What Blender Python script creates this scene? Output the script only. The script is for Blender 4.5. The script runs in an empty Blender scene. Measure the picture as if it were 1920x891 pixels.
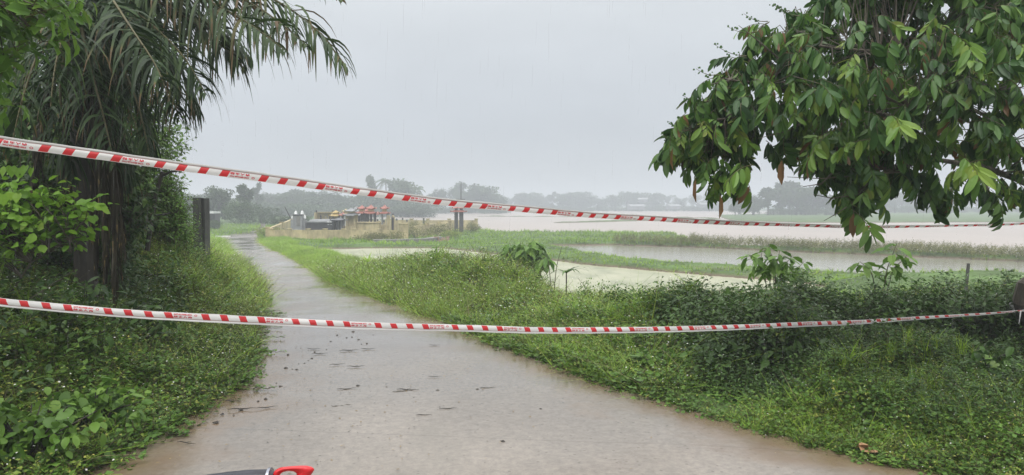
import bpy, math, random
import numpy as np
from mathutils import Vector, Matrix
random.seed(7); rng = np.random.default_rng(11)
S = bpy.context.scene; C = S.collection
R = math.radians

# ---------------------------------------------------------------- camera
CZ = 3.4; FPX = 1400.0; HOR = 385.0
cam_d = bpy.data.cameras.new('camera'); cam = bpy.data.objects.new('camera', cam_d); C.objects.link(cam)
cam_d.sensor_width = 36; cam_d.lens = 36 * FPX / 1920; cam_d.clip_start = 0.05; cam_d.clip_end = 4000
PITCH = math.atan((445.5 - HOR) / FPX)
cam.location = (0, 0, CZ); cam.rotation_euler = (math.pi / 2 - PITCH, 0, 0)
S.camera = cam
# ---------------------------------------------------------------- sky and sun
SUN_EL, SUN_AZ = 58, 200
w = bpy.data.worlds.new('World'); S.world = w; w.use_nodes = True
nt = w.node_tree; nt.nodes.clear()
def N(nt, t, **k):
    n = nt.nodes.new(t)
    for a, b in k.items(): setattr(n, a, b)
    return n
out = N(nt, 'ShaderNodeOutputWorld'); mix = N(nt, 'ShaderNodeMixShader')
bg1 = N(nt, 'ShaderNodeBackground'); bg2 = N(nt, 'ShaderNodeBackground')
sky = N(nt, 'ShaderNodeTexSky', sky_type='NISHITA'); sky.sun_disc = False
sky.sun_elevation = R(SUN_EL); sky.sun_rotation = R(SUN_AZ)
nt.links.new(sky.outputs[0], bg1.inputs[0]); bg1.inputs[1].default_value = 0.1
tc = N(nt, 'ShaderNodeTexCoord'); sx = N(nt, 'ShaderNodeSeparateXYZ'); nt.links.new(tc.outputs['Generated'], sx.inputs[0])
rp = N(nt, 'ShaderNodeValToRGB'); nt.links.new(sx.outputs['Z'], rp.inputs[0])
def ramp(n, stops, interp='LINEAR'):
    e = n.color_ramp.elements; n.color_ramp.interpolation = interp
    while len(e) > 1: e.remove(e[-1])
    e[0].position = stops[0][0]; e[0].color = (*stops[0][1], 1)
    for p, c in stops[1:]:
        q = e.new(p); q.color = (*c, 1)
ramp(rp, [(0.0, (.54, .57, .625)), (0.1, (.61, .645, .695)), (0.26, (.74, .775, .80)), (0.42, (1.3, 1.32, 1.34)), (1.0, (3.1, 3.1, 3.05))])
nz = N(nt, 'ShaderNodeTexNoise'); nz.inputs['Scale'].default_value = 2.2; nz.inputs['Detail'].default_value = 5
mp = N(nt, 'ShaderNodeMapping'); mp.inputs['Scale'].default_value = (1, 1, 2.4)
nt.links.new(tc.outputs['Generated'], mp.inputs[0]); nt.links.new(mp.outputs[0], nz.inputs[0])
mr = N(nt, 'ShaderNodeMapRange'); nt.links.new(nz.outputs[0], mr.inputs[0])
mr.inputs[1].default_value = .3; mr.inputs[2].default_value = .7; mr.inputs[3].default_value = .9; mr.inputs[4].default_value = 1.1
nt.links.new(rp.outputs[0], bg2.inputs[0]); nt.links.new(mr.outputs[0], bg2.inputs[1])
mix.inputs[0].default_value = 0.9
nt.links.new(bg1.outputs[0], mix.inputs[1]); nt.links.new(bg2.outputs[0], mix.inputs[2]); nt.links.new(mix.outputs[0], out.inputs[0])
sd = bpy.data.lights.new('sun', 'SUN'); sd.energy = 1.5; sd.angle = R(40); sd.color = (1, .97, .93)
so = bpy.data.objects.new('sun', sd); C.objects.link(so)
so.rotation_euler = (R(90 - SUN_EL), 0, R(180 - SUN_AZ))
S.view_settings.view_transform = 'Standard'; S.view_settings.look = 'None'
S.view_settings.exposure = 0; S.view_settings.gamma = 1; S.view_settings.use_curve_mapping = False
S.cycles.max_bounces = 7; S.cycles.diffuse_bounces = 3; S.cycles.glossy_bounces = 3
S.cycles.transmission_bounces = 4; S.cycles.transparent_max_bounces = 6; S.cycles.volume_bounces = 0
S.cycles.sample_clamp_indirect = 4; S.cycles.use_denoising = True

# ---------------------------------------------------------------- projection helpers (pixels of the 1920 px photo -> world)
cp, sp_ = math.cos(PITCH), math.sin(PITCH)
def ray(px, py):
    x = (px - 960) / FPX; y = (445.5 - py) / FPX
    return np.array([x, cp + y * sp_, -sp_ + y * cp])
def P(px, py, Y):
    d = ray(px, py); return np.array([0, 0, CZ]) + d * (Y / d[1])
def Pz(px, py, z):
    d = ray(px, py); t = (z - CZ) / d[2]; return np.array([0, 0, CZ]) + d * t
ZR = np.array([(-40, 1.75), (6, 1.75), (9, 1.71), (12, 1.62), (16, 1.43), (20, 1.25), (25, 1.08), (30, .95), (45, .75), (71, .6), (2000, .6)])
def zr(Y): return np.interp(Y, ZR[:, 0], ZR[:, 1])
def onroad(px, py):
    lo, hi = 1.0, 900.0
    d = ray(px, py)
    for _ in range(60):
        m = (lo + hi) / 2
        z = CZ + d[2] / d[1] * m
        if z > zr(m): lo = m
        else: hi = m
    return P(px, py, lo)
# ---------------------------------------------------------------- numpy noise
def vnoise(x, y, seed=0):
    xi = np.floor(x).astype(np.int64); yi = np.floor(y).astype(np.int64); fx = x - xi; fy = y - yi
    fx = fx * fx * (3 - 2 * fx); fy = fy * fy * (3 - 2 * fy)
    def h(a, b):
        n = (a * 374761393 + b * 668265263 + seed * 1442695041) & 0xffffffff
        n = ((n ^ (n >> 13)) * 1274126177) & 0xffffffff
        return ((n ^ (n >> 16)) & 0xffff) / 65535.0
    return (h(xi, yi) * (1 - fx) + h(xi + 1, yi) * fx) * (1 - fy) + (h(xi, yi + 1) * (1 - fx) + h(xi + 1, yi + 1) * fx) * fy
def fbm(x, y, s=1.0, seed=0, o=3):
    v = 0; a = .5; t = 0
    for k in range(o):
        v = v + a * vnoise(x * s, y * s, seed + k * 7); t += a; a *= .5; s *= 2.1
    return v / t
def sstep(a, b, x):
    t = np.clip((x - a) / (b - a), 0, 1); return t * t * (3 - 2 * t)
# ---------------------------------------------------------------- mesh building
class MB:
    def __init__(s): s.V = []; s.F = []; s.T = []; s.n = 0; s.UV = None
    def add(s, V, F, T=0.5):
        V = np.asarray(V, float); F = np.asarray(F, np.int64)
        s.V.append(V); s.F.append(F + s.n); s.n += len(V)
        s.T.append(np.full(len(V), T) if np.isscalar(T) else np.asarray(T, float)); return s
    def addq(s, V, Q, T=0.5):
        Q = np.asarray(Q); return s.add(V, np.concatenate([Q[:, [0, 1, 2]], Q[:, [0, 2, 3]]]), T)
    def arrays(s): return np.concatenate(s.V), np.concatenate(s.F), np.concatenate(s.T)
    def build(s, name, mat, parent=None, smooth=False, loc=None):
        V, F, T = s.arrays(); return mesh_obj(name, V, F, T, mat, parent, smooth, loc)
def mesh_obj(name, V, F, T, mat, parent=None, smooth=False, loc=None):
    me = bpy.data.meshes.new(name)
    V = np.asarray(V, np.float32)
    if loc is None and parent is None: loc = (float(V[:, 0].mean()), float(V[:, 1].mean()), float(V[:, 2].min()))
    if loc is not None and parent is None: V = V - np.array(loc, np.float32)
    if parent is not None:
        V = V - np.array(parent.location, np.float32) if parent.parent is None else V - np.array(parent.parent.location, np.float32)
    k = F.shape[1]
    me.vertices.add(len(V)); me.vertices.foreach_set('co', V.ravel())
    me.loops.add(F.size); me.loops.foreach_set('vertex_index', F.astype(np.int32).ravel())
    me.polygons.add(len(F)); me.polygons.foreach_set('loop_start', np.arange(0, F.size, k, dtype=np.int32))
    me.polygons.foreach_set('use_smooth', np.full(len(F), smooth))
    a = me.attributes.new('tint', 'FLOAT', 'POINT'); a.data.foreach_set('value', np.asarray(T, np.float32))
    me.update(calc_edges=True); me.validate()
    if mat: me.materials.append(mat)
    o = bpy.data.objects.new(name, me); C.objects.link(o)
    if loc is not None and parent is None: o.location = loc
    if parent is not None: o.parent = parent
    return o
def tag(o, label=None, cat=None, group=None, kind=None):
    if label: o['label'] = label
    if cat: o['category'] = cat
    if group: o['group'] = group
    if kind: o['kind'] = kind
    return o
def empty(name, loc, label, cat, group=None):
    o = bpy.data.objects.new(name, None); C.objects.link(o); o.location = tuple(float(v) for v in loc); o.empty_display_size = .2
    return tag(o, label, cat, group)
def copy_tree(o, loc, rz=0, sc=1, label=None, group=None):
    c = o.copy(); C.objects.link(c); c.location = tuple(float(v) for v in loc); c.rotation_euler = (0, 0, rz)
    c.scale = (sc, sc, sc) if np.isscalar(sc) else sc
    if label: c['label'] = label
    if group: c['group'] = group
    for ch in list(o.children):
        d = ch.copy(); C.objects.link(d); d.parent = c
        for g in list(ch.children):
            e = g.copy(); C.objects.link(e); e.parent = d
    return c
def tube(mb, pts, rad, n=6, T=.5, cap=True):
    pts = np.asarray(pts, float); m = len(pts); rad = np.full(m, rad) if np.isscalar(rad) else np.asarray(rad, float)
    tan = np.gradient(pts, axis=0); tan /= np.linalg.norm(tan, axis=1)[:, None] + 1e-9
    up = np.array([0, 0, 1.]) if abs(tan[0, 2]) < .9 else np.array([1., 0, 0])
    V = []
    for i in range(m):
        a = np.cross(up, tan[i]); a /= np.linalg.norm(a) + 1e-9; b = np.cross(tan[i], a); up = b if i else up
        up = np.cross(tan[i], a)
        th = np.arange(n) * 2 * math.pi / n
        V.append(pts[i] + rad[i] * (np.cos(th)[:, None] * a + np.sin(th)[:, None] * b))
    V = np.concatenate(V); Q = []
    for i in range(m - 1):
        for j in range(n):
            k = (j + 1) % n; Q.append((i * n + j, i * n + k, (i + 1) * n + k, (i + 1) * n + j))
    mb.addq(V, Q, T)
    if cap:
        c = len(V) - n
        mb.add(np.vstack([V[c:], V[c:].mean(0)]), [(j, (j + 1) % n, n) for j in range(n)], T)
def box(mb, c, s, rz=0, T=.5, taper=1.0):
    x, y, z = np.array(s) / 2.0
    V = np.array([(-x, -y, -z), (x, -y, -z), (x, y, -z), (-x, y, -z), (-x * taper, -y * taper, z), (x * taper, -y * taper, z), (x * taper, y * taper, z), (-x * taper, y * taper, z)])
    c_, s_ = math.cos(rz), math.sin(rz); V = V @ np.array([[c_, s_, 0], [-s_, c_, 0], [0, 0, 1]]) + np.array(c)
    mb.addq(V, [(0, 3, 2, 1), (4, 5, 6, 7), (0, 1, 5, 4), (1, 2, 6, 5), (2, 3, 7, 6), (3, 0, 4, 7)], T)
def lathe(mb, c, prof, n=14, T=.5):
    V = []; 
    for r, z in prof:
        th = np.arange(n) * 2 * math.pi / n
        V.append(np.stack([r * np.cos(th), r * np.sin(th), np.full(n, z)], 1))
    V = np.concatenate(V) + np.array(c); Q = []
    for i in range(len(prof) - 1):
        for j in range(n):
            k = (j + 1) % n; Q.append((i * n + j, i * n + k, (i + 1) * n + k, (i + 1) * n + j))
    mb.addq(V, Q, T)
def rotm(yaw, tilt, roll=None):
    """N rotation matrices: roll about x, then tilt (about y), then yaw about z"""
    n = len(yaw); c, s = np.cos(yaw), np.sin(yaw); ct, st = np.cos(tilt), np.sin(tilt)
    Z = np.zeros((n, 3, 3)); Z[:, 0, 0] = c; Z[:, 0, 1] = -s; Z[:, 1, 0] = s; Z[:, 1, 1] = c; Z[:, 2, 2] = 1
    Y = np.zeros((n, 3, 3)); Y[:, 0, 0] = ct; Y[:, 0, 2] = st; Y[:, 2, 0] = -st; Y[:, 2, 2] = ct; Y[:, 1, 1] = 1
    M = Z @ Y
    if roll is not None:
        cr, sr = np.cos(roll), np.sin(roll); X = np.zeros((n, 3, 3)); X[:, 0, 0] = 1
        X[:, 1, 1] = cr; X[:, 1, 2] = -sr; X[:, 2, 1] = sr; X[:, 2, 2] = cr; M = M @ X
    return M
def inst(mb, proto, pos, M, sc, dt):
    V, F, T = proto; n = len(pos)
    if n == 0: return
    sc = np.asarray(sc, float)
    sc3 = np.stack([sc] * 3, 1) if sc.ndim == 1 else sc
    W = np.einsum('nij,nkj->nki', M, V[None] * sc3[:, None, :]) + pos[:, None, :]
    FF = (F[None] + (np.arange(n) * len(V))[:, None, None]).reshape(-1, 3)
    TT = np.where(T[None] < .86, np.clip(T[None] + dt[:, None], 0, .85), T[None]).ravel()
    mb.add(W.reshape(-1, 3), FF, TT)
def scatter(mb, protos, pos, sc, yaw=None, tilt=None, dt=.1, roll=None, dtc=None):
    n = len(pos); yaw = rng.uniform(0, 6.283, n) if yaw is None else yaw
    tilt = rng.normal(0, .25, n) if tilt is None else tilt
    k = rng.integers(0, len(protos), n); M = rotm(yaw, tilt, roll); d = rng.normal(0, dt, n) + (0 if dtc is None else dtc)
    sc = np.full(n, sc) if np.isscalar(sc) else np.asarray(sc)
    for i, p in enumerate(protos):
        m = k == i; inst(mb, p, pos[m], M[m], sc[m], d[m])
# leaves; tint 0..0.85 foliage ramp, 0.9 stem, 0.95 dead, 1.0 white flower
def leaf5(L=1, W=.5, fold=.08, droop=.15, at=.45):
    return (np.array([(0, 0, 0), (at * L, W / 2, fold * L), (L, 0, -droop * L), (at * L, -W / 2, fold * L), (at * L, 0, 0)]),
            np.array([(0, 4, 1), (1, 4, 2), (0, 3, 4), (3, 2, 4)]))
def leaf8(L=1, W=.4, fold=.05, droop=.2):
    x1, x2 = .28 * L, .68 * L; d1, d2 = -.03 * L, -droop * .45 * L
    V = np.array([(0, 0, 0), (x1, W * .42, fold * L + d1), (x1, 0, d1), (x1, -W * .42, fold * L + d1),
                  (x2, W * .5, fold * L + d2), (x2, 0, d2), (x2, -W * .5, fold * L + d2), (L, 0, -droop * L)])
    return V, np.array([(0, 2, 1), (0, 3, 2), (1, 2, 5), (1, 5, 4), (2, 3, 6), (2, 6, 5), (4, 5, 7), (5, 6, 7)])
def leafr(L=1, W=.4, fold=.05, droop=.2):
    xs = [.15, .38, .62, .84]; ws = [.30, .48, .50, .33]; V = [(0, 0, 0)]
    for x_, w_ in zip(xs, ws): z = -droop * x_ ** 2; V += [(x_ * L, W * w_, fold * L + z * L), (x_ * L, 0, z * L), (x_ * L, -W * w_, fold * L + z * L)]
    V.append((L, 0, -droop * L)); F = [(0, 2, 1), (0, 3, 2)]
    for k in range(3):
        a = 1 + 3 * k; F += [(a, a + 1, a + 4), (a, a + 4, a + 3), (a + 1, a + 2, a + 5), (a + 1, a + 5, a + 4)]
    return np.array(V), np.array(F + [(10, 11, 13), (11, 12, 13)])
def heart(L=1):
    V = np.array([(0, 0, 0), (-.15, .22, .03), (.1, .45, .06), (.45, .42, .05), (1, 0, -.15), (.45, -.42, .05), (.1, -.45, .06), (-.15, -.22, .03), (.4, 0, -.02)]) * L
    return V, np.array([(0, 1, 2), (0, 2, 8), (2, 3, 8), (3, 4, 8), (8, 4, 5), (8, 5, 6), (0, 8, 6), (0, 6, 7)])[:, ::-1]
def rot1(V, yaw, tilt, roll=0):
    return V @ rotm(np.array([yaw]), np.array([tilt]), np.array([roll]))[0].T
def sprig(n=10, h=.4, L=.06, W=.035, lean=.3, leaf=leaf5, seed=0, flower=0, spread=1.0, pairs=False, droop=.2, low=.15):
    r = random.Random(seed); mb = MB(); a = r.uniform(0, 6.28)
    pts = [np.array([lean * h * t * t * math.cos(a), lean * h * t * t * math.sin(a), h * t]) for t in (0, .35, .7, 1)]
    pts = np.array(pts); tube(mb, pts, [.004, .003, .0025, .0015], 3, .9, False)
    for i in range(n):
        t = low + (1 - low) * (i + .5) / n; p = np.array([np.interp(t, (0, .35, .7, 1), pts[:, k]) for k in range(3)])
        s = r.uniform(.7, 1.2) * (1.1 - .45 * t)
        V, F = leaf(L * s, W * s, r.uniform(.03, .14), droop * r.uniform(.3, 1.6))
        yaw = a + i * 2.4 + r.uniform(-.4, .4) if not pairs else a + (i % 2) * math.pi + (i // 2) * 1.57 + r.uniform(-.2, .2)
        V = rot1(V + np.array([L * .25, 0, 0]), yaw, r.uniform(-.7, .35), r.uniform(-.4, .4)); mb.add(V * spread + p, F, min(.84, max(0, r.gauss(.42, .16))))
    for i in range(flower):
        V, F = leaf5(.016, .016, .0, .0); q = pts[-1] + np.array([r.uniform(-.05, .05), r.uniform(-.05, .05), r.uniform(0, .03)])
        mb.add(rot1(V, r.uniform(0, 6), r.uniform(-.5, .5)) + q, F, 1.0)
    return mb.arrays()
def tuft(n=12, h=.3, w=.008, seed=0, arch=.6, dead=.08):
    r = random.Random(seed); mb = MB()
    for i in range(n):
        a = r.uniform(0, 6.28); H = h * r.uniform(.5, 1.1); b = arch * r.uniform(.2, 1.4) * H; o = np.array([r.uniform(-.04, .04), r.uniform(-.04, .04), 0])
        V = []
        for t in (0, .4, .75, 1):
            c = o + np.array([math.cos(a) * b * t * t, math.sin(a) * b * t * t, H * (t - .35 * t * t * arch)]); q = w * (1 - t * .9) / 2
            V += [c + np.array([-math.sin(a) * q, math.cos(a) * q, 0]), c - np.array([-math.sin(a) * q, math.cos(a) * q, 0])]
        F = []
        for k in range(3): F += [(2 * k, 2 * k + 1, 2 * k + 3), (2 * k, 2 * k + 3, 2 * k + 2)]
        mb.add(V, F, .95 if r.random() < dead else min(.84, max(0, r.gauss(.45, .15))))
    return mb.arrays()

# ---------------------------------------------------------------- materials
def mat(name, base=(.5, .5, .5), rough=.6, spec=.5, metal=0):
    m = bpy.data.materials.new(name); m.use_nodes = True; b = m.node_tree.nodes['Principled BSDF']
    b.inputs['Base Color'].default_value = (*base, 1); b.inputs['Roughness'].default_value = rough; b.inputs['Metallic'].default_value = metal
    b.inputs['Specular IOR Level'].default_value = spec
    return m, m.node_tree, b
def noisecol(name, stops, scale=3, detail=6, rough=.7, bump=.0, bscale=None, spec=.4, coord='Object', stretch=(1, 1, 1)):
    m, t, b = mat(name, rough=rough, spec=spec)
    tc = N(t, 'ShaderNodeTexCoord'); mp = N(t, 'ShaderNodeMapping'); mp.inputs['Scale'].default_value = stretch
    t.links.new(tc.outputs[coord], mp.inputs[0])
    nz = N(t, 'ShaderNodeTexNoise'); nz.inputs['Scale'].default_value = scale; nz.inputs['Detail'].default_value = detail; nz.inputs['Roughness'].default_value = .65
    t.links.new(mp.outputs[0], nz.inputs[0]); r = N(t, 'ShaderNodeValToRGB'); ramp(r, stops); t.links.new(nz.outputs[0], r.inputs[0])
    t.links.new(r.outputs[0], b.inputs['Base Color'])
    if bump:
        n2 = N(t, 'ShaderNodeTexNoise'); n2.inputs['Scale'].default_value = bscale or scale * 4; n2.inputs['Detail'].default_value = 5
        t.links.new(mp.outputs[0], n2.inputs[0]); bm = N(t, 'ShaderNodeBump'); bm.inputs['Strength'].default_value = bump; bm.inputs['Distance'].default_value = .02
        t.links.new(n2.outputs[0], bm.inputs['Height']); t.links.new(bm.outputs[0], b.inputs['Normal'])
    return m
GB = (1.38, 1.38, .80)
def leafmat(name, cols_, stem=(.10, .09, .04), dead=(.20, .14, .06), flower=(.75, .75, .7), rough=.42, transl=.3, patch=1.5, pamt=.35, hue=None):
    cols = [(min(1, c[0] * GB[0]), min(1, c[1] * GB[1]), c[2] * GB[2]) for c in cols_]; m, t, b = mat(name, rough=rough, spec=.3)
    at = N(t, 'ShaderNodeAttribute'); at.attribute_name = 'tint'
    r = N(t, 'ShaderNodeValToRGB')
    k = len(cols); st = [(.84 * i / (k - 1), c) for i, c in enumerate(cols)] + [(.87, stem), (.92, stem), (.94, dead), (.975, dead), (.985, flower)]
    ramp(r, st); t.links.new(at.outputs['Fac'], r.inputs[0])
    ge = N(t, 'ShaderNodeNewGeometry'); nz = N(t, 'ShaderNodeTexNoise'); nz.inputs['Scale'].default_value = patch; nz.inputs['Detail'].default_value = 3
    t.links.new(ge.outputs['Position'], nz.inputs[0])
    mr = N(t, 'ShaderNodeMapRange'); t.links.new(nz.outputs[0], mr.inputs[0]); mr.inputs[1].default_value = .3; mr.inputs[2].default_value = .7
    mr.inputs[3].default_value = 1 - pamt; mr.inputs[4].default_value = 1 + pamt
    hs = N(t, 'ShaderNodeHueSaturation'); t.links.new(r.outputs[0], hs.inputs['Color']); t.links.new(mr.outputs[0], hs.inputs['Value'])
    t.links.new(hs.outputs[0], b.inputs['Base Color'])
    tr = N(t, 'ShaderNodeBsdfTranslucent'); t.links.new(hs.outputs[0], tr.inputs[0]); mx = N(t, 'ShaderNodeMixShader'); mx.inputs[0].default_value = transl
    o = t.nodes['Material Output']; t.links.new(b.outputs[0], mx.inputs[1]); t.links.new(tr.outputs[0], mx.inputs[2]); t.links.new(mx.outputs[0], o.inputs[0])
    return m
M_weed = leafmat('weed_leaves', [(.045, .07, .02), (.09, .135, .036), (.145, .195, .05), (.21, .24, .075), (.30, .28, .13)], dead=(.26, .19, .09), pamt=.3, transl=.35)
M_creep = leafmat('creeper_leaves', [(.035, .075, .022), (.06, .125, .032), (.095, .175, .045), (.14, .23, .065)], pamt=.25, transl=.35)
M_grass = leafmat('grass_blades', [(.07, .14, .024), (.13, .23, .036), (.19, .30, .05), (.27, .36, .08)], dead=(.28, .24, .12), transl=.35, patch=.6)
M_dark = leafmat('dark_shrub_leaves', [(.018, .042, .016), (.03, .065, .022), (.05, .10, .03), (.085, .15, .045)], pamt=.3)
M_tree = leafmat('broad_tree_leaves', [(.016, .042, .022), (.030, .074, .030), (.054, .112, .038), (.09, .165, .046), (.16, .21, .06)], dead=(.16, .09, .04), rough=.36, transl=.25, pamt=.2)
M_left = leafmat('left_tree_leaves', [(.04, .08, .025), (.07, .13, .035), (.10, .19, .045), (.15, .25, .06)], pamt=.3)
M_bright = leafmat('bright_leaves', [(.07, .15, .03), (.11, .22, .04), (.15, .28, .05), (.20, .32, .07)], pamt=.15, transl=.4)
M_palm = leafmat('palm_leaflets', [(.010, .022, .011), (.018, .040, .017), (.034, .058, .024), (.085, .062, .03)], stem=(.10, .09, .04), dead=(.12, .078, .036), rough=.55, transl=.2)
M_deadpalm = leafmat('dead_palm_leaflets', [(.012, .010, .008), (.022, .018, .013), (.05, .04, .026)], stem=(.05, .04, .03), rough=.7, transl=.1)
M_far = leafmat('distant_foliage', [(.016, .036, .018), (.028, .056, .022), (.045, .08, .03), (.075, .11, .042)], patch=.15, pamt=.3, transl=.15)
M_bark = noisecol('bark', [(.3, (.035, .028, .022)), (.55, (.10, .085, .065)), (.75, (.19, .17, .13))], 9, 8, .8, .8, 22, stretch=(1, 1, .35))
M_cream = noisecol('cream_painted_render', [(.28, (.17, .15, .11)), (.44, (.36, .30, .17)), (.6, (.54, .45, .25)), (.8, (.60, .53, .35))], 1.6, 9, .8, .2, 12, stretch=(1, 1, .5))
M_greystone = noisecol('grey_stone', [(.3, (.17, .175, .18)), (.7, (.30, .31, .32))], 3, 7, .6, .1)
M_black = noisecol('black_granite', [(.3, (.02, .02, .025)), (.7, (.06, .06, .07))], 4, 6, .3, 0, spec=.6)
M_redtile = noisecol('red_roof_tiles', [(.3, (.20, .07, .055)), (.6, (.36, .14, .11)), (.8, (.42, .26, .22))], 4, 7, .6, .2)
M_white = noisecol('weathered_white_paint', [(.3, (.45, .46, .45)), (.6, (.75, .76, .75))], 3, 6, .6)
M_conc = noisecol('old_dark_concrete', [(.3, (.035, .036, .034)), (.55, (.075, .075, .07)), (.8, (.14, .14, .125))], 5, 9, .75, .5, 30, stretch=(1, 1, .5))
M_greyconc = noisecol('grey_concrete', [(.3, (.11, .11, .10)), (.7, (.26, .25, .23))], 5, 8, .7, .3)
M_wood = noisecol('wet_dark_wood', [(.3, (.018, .016, .014)), (.7, (.06, .05, .04))], 8, 6, .6, .4, stretch=(1, 1, .3))

# ================================================================ layout: road edges and water
LE = [(415, 443), (418, 452), (432, 472), (457, 500), (486, 530), (494, 556), (486, 590), (482, 625), (470, 665), (432, 740), (318, 800), (215, 855), (150, 891)]
RE = [(480, 441), (487, 455), (520, 472), (562, 492), (622, 525), (730, 565), (860, 610), (960, 650), (1100, 700), (1200, 738), (1330, 785), (1500, 830), (1620, 860), (1790, 891)]
le = np.array([onroad(*p) for p in LE]); re_ = np.array([onroad(*p) for p in RE])
le = le[np.argsort(le[:, 1])]; re_ = re_[np.argsort(re_[:, 1])]
f = lambda px, Y: (px - 960) / FPX * Y
LY = np.concatenate([[-30, -3, 2.5], le[:, 1], [71, 76, 82, 95, 120]]); LX = np.concatenate([[-9, -6.5, -3.6], le[:, 0], [f(427, 71), f(455, 76), f(478, 82), f(489, 95), f(492, 120)]])
RY = np.concatenate([[-30, -3, 2.5], re_[:, 1], [75, 82, 95, 120]]); RX = np.concatenate([[9, 7.5, 4.5], re_[:, 0], [f(479, 75), f(488, 82), f(495, 95), f(497, 120)]])
def XL(Y): return np.interp(Y, LY, LX) + .10 * (vnoise(Y * 1.3, Y * 0, 3) - .5)
def XR(Y): return np.interp(Y, RY, RX) + .10 * (vnoise(Y * 1.1, Y * 0, 5) - .5)
WZ = .3
def poly(pts): return np.array([Pz(q[0], q[1], q[2] if len(q) > 2 else WZ)[:2] for q in pts])
POND1 = poly([(560, 468), (700, 466), (830, 466), (925, 477), (1020, 487), (1100, 497), (1220, 508), (1330, 517), (1420, 524), (1500, 531), (1560, 540), (1540, 560), (1350, 566), (1200, 566), (1060, 560), (900, 540), (760, 518), (650, 500), (590, 484)])
POND2 = poly([(1030, 461), (1150, 460), (1300, 464), (1500, 473), (1700, 481), (1925, 491), (2200, 503), (2250, 545), (1960, 534), (1880, 532), (1800, 526), (1700, 514, .5), (1540, 503, .5), (1380, 494, .5), (1260, 487, .5), (1190, 482, .5), (1120, 473, .5)])
FLOOD = poly([(640, 411), (780, 414), (890, 426, .6), (930, 430, .7), (1100, 430, .75), (1262, 431, .75), (1290, 439, .8), (1320, 448, .8), (1400, 452, .8), (1560, 456, .8), (1700, 460, .8), (1920, 468, .8), (2400, 488, .8), (3200, 500), (3200, 421), (2400, 419), (1920, 417), (1500, 418), (1370, 414), (1345, 404), (1420, 402), (1460, 402), (1460, 396), (1340, 394), (900, 397), (640, 403)])
def sdist(poly_, x, y):
    d = np.full(x.shape, 1e9); ins = np.zeros(x.shape, bool); n = len(poly_)
    for i in range(n):
        a = poly_[i]; b = poly_[(i + 1) % n]; e = b - a; px_ = x - a[0]; py_ = y - a[1]
        t = np.clip((px_ * e[0] + py_ * e[1]) / (e @ e), 0, 1)
        d = np.minimum(d, np.hypot(px_ - t * e[0], py_ - t * e[1]))
        c = ((a[1] > y) != (b[1] > y)) & (x < (b[0] - a[0]) * (y - a[1]) / (b[1] - a[1] + 1e-12) + a[0]); ins ^= c
    return np.where(ins, -d, d)
BUNDS = [[Pz(1050, 418, .3), Pz(1130, 416, .3), Pz(1240, 413, .3), Pz(1345, 411, .3)], [Pz(900, 406, .3), Pz(1060, 407, .3), Pz(1345, 409, .3)]]
def bund(x, y):
    d = np.full(x.shape, 1e9)
    for L in BUNDS:
        for a, b in zip(L[:-1], L[1:]):
            e = b[:2] - a[:2]; px_ = x - a[0]; py_ = y - a[1]; t = np.clip((px_ * e[0] + py_ * e[1]) / (e @ e), 0, 1)
            d = np.minimum(d, np.hypot(px_ - t * e[0], py_ - t * e[1]))
    return d
def waterdist(x, y):
    return np.minimum(np.minimum(sdist(POND1, x, y), sdist(POND2, x, y)), sdist(FLOOD, x, y))
ZLOW = np.array([(-40, 1.7), (8, 1.62), (11, 1.36), (14, 1.10), (18, .74), (22, .52), (26, .42), (34, .46), (50, .52), (2000, .6)])
def height(x, y, fine=True):
    xl, xr = XL(y), XR(y); dr = x - xr; dl = xl - x
    base = zr(y)
    low = np.interp(y, ZLOW[:, 0], ZLOW[:, 1]) + .75 * sstep(8.5, 13, x) * sstep(12, 18, y) * (1 - sstep(24, 30, y))
    h = np.where(dr > 0, base - .03 + (low - base + .03) * sstep(2.0, 5.5, dr), base)
    h = np.where(dl > 0, base - .03 + .45 * sstep(.5, 4, dl) * (1 - sstep(22, 34, y)), h)
    inr = (dr <= 0) & (dl <= 0)
    h = np.where(inr, base - .09, h)
    n = (fbm(x, y, .45, 21) - .5) * .22 + (fbm(x, y, 2.1, 33) - .5) * .07
    h = h + np.where(inr, 0, n * np.clip(np.maximum(dr, dl), 0, 1))
    wd = waterdist(x, y) + (fbm(x, y, .5, 9) - .5) * np.clip(y * .02, .3, 3)
    wid = np.clip(y * .012, .35, 2.5)
    h = np.where(inr, h, -.35 + (h + .35) * sstep(-wid, wid * .6, wd))
    bd = bund(x, y); h = np.maximum(h, .3 + .22 - .5 * (bd / 2.2) ** 2 + (fbm(x, y, .3, 5) - .5) * .3)
    far = sstep(500, 1500, np.hypot(x, y)); h = h + far * 1.5
    return h
def gz(x, y): return height(np.asarray(x, float), np.asarray(y, float))

# ground sheet: fine near, coarse far
def axis(n, fine, far):
    t = np.linspace(-1, 1, n); k = math.asinh(far / fine); return fine * np.sinh(t * k)
ax = axis(560, 8, 900); ay = 8 * np.sinh(np.linspace(-math.asinh(60 / 8), math.asinh(1000 / 8), 620))
X, Y = np.meshgrid(ax, ay); H = height(X, Y)
V = np.stack([X.ravel(), Y.ravel(), H.ravel()], 1); nx, ny = len(ax), len(ay)
ii, jj = np.meshgrid(np.arange(nx - 1), np.arange(ny - 1)); a = (jj * nx + ii).ravel()
F = np.stack([a, a + 1, a + nx + 1, a + nx], 1)
mg, t, b = mat('ground_soil_and_turf', rough=.85, spec=.3)
ge = N(t, 'ShaderNodeNewGeometry'); nz = N(t, 'ShaderNodeTexNoise'); nz.inputs['Scale'].default_value = .35; nz.inputs['Detail'].default_value = 9; nz.inputs['Roughness'].default_value = .7
t.links.new(ge.outputs['Position'], nz.inputs[0]); r = N(t, 'ShaderNodeValToRGB')
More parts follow.
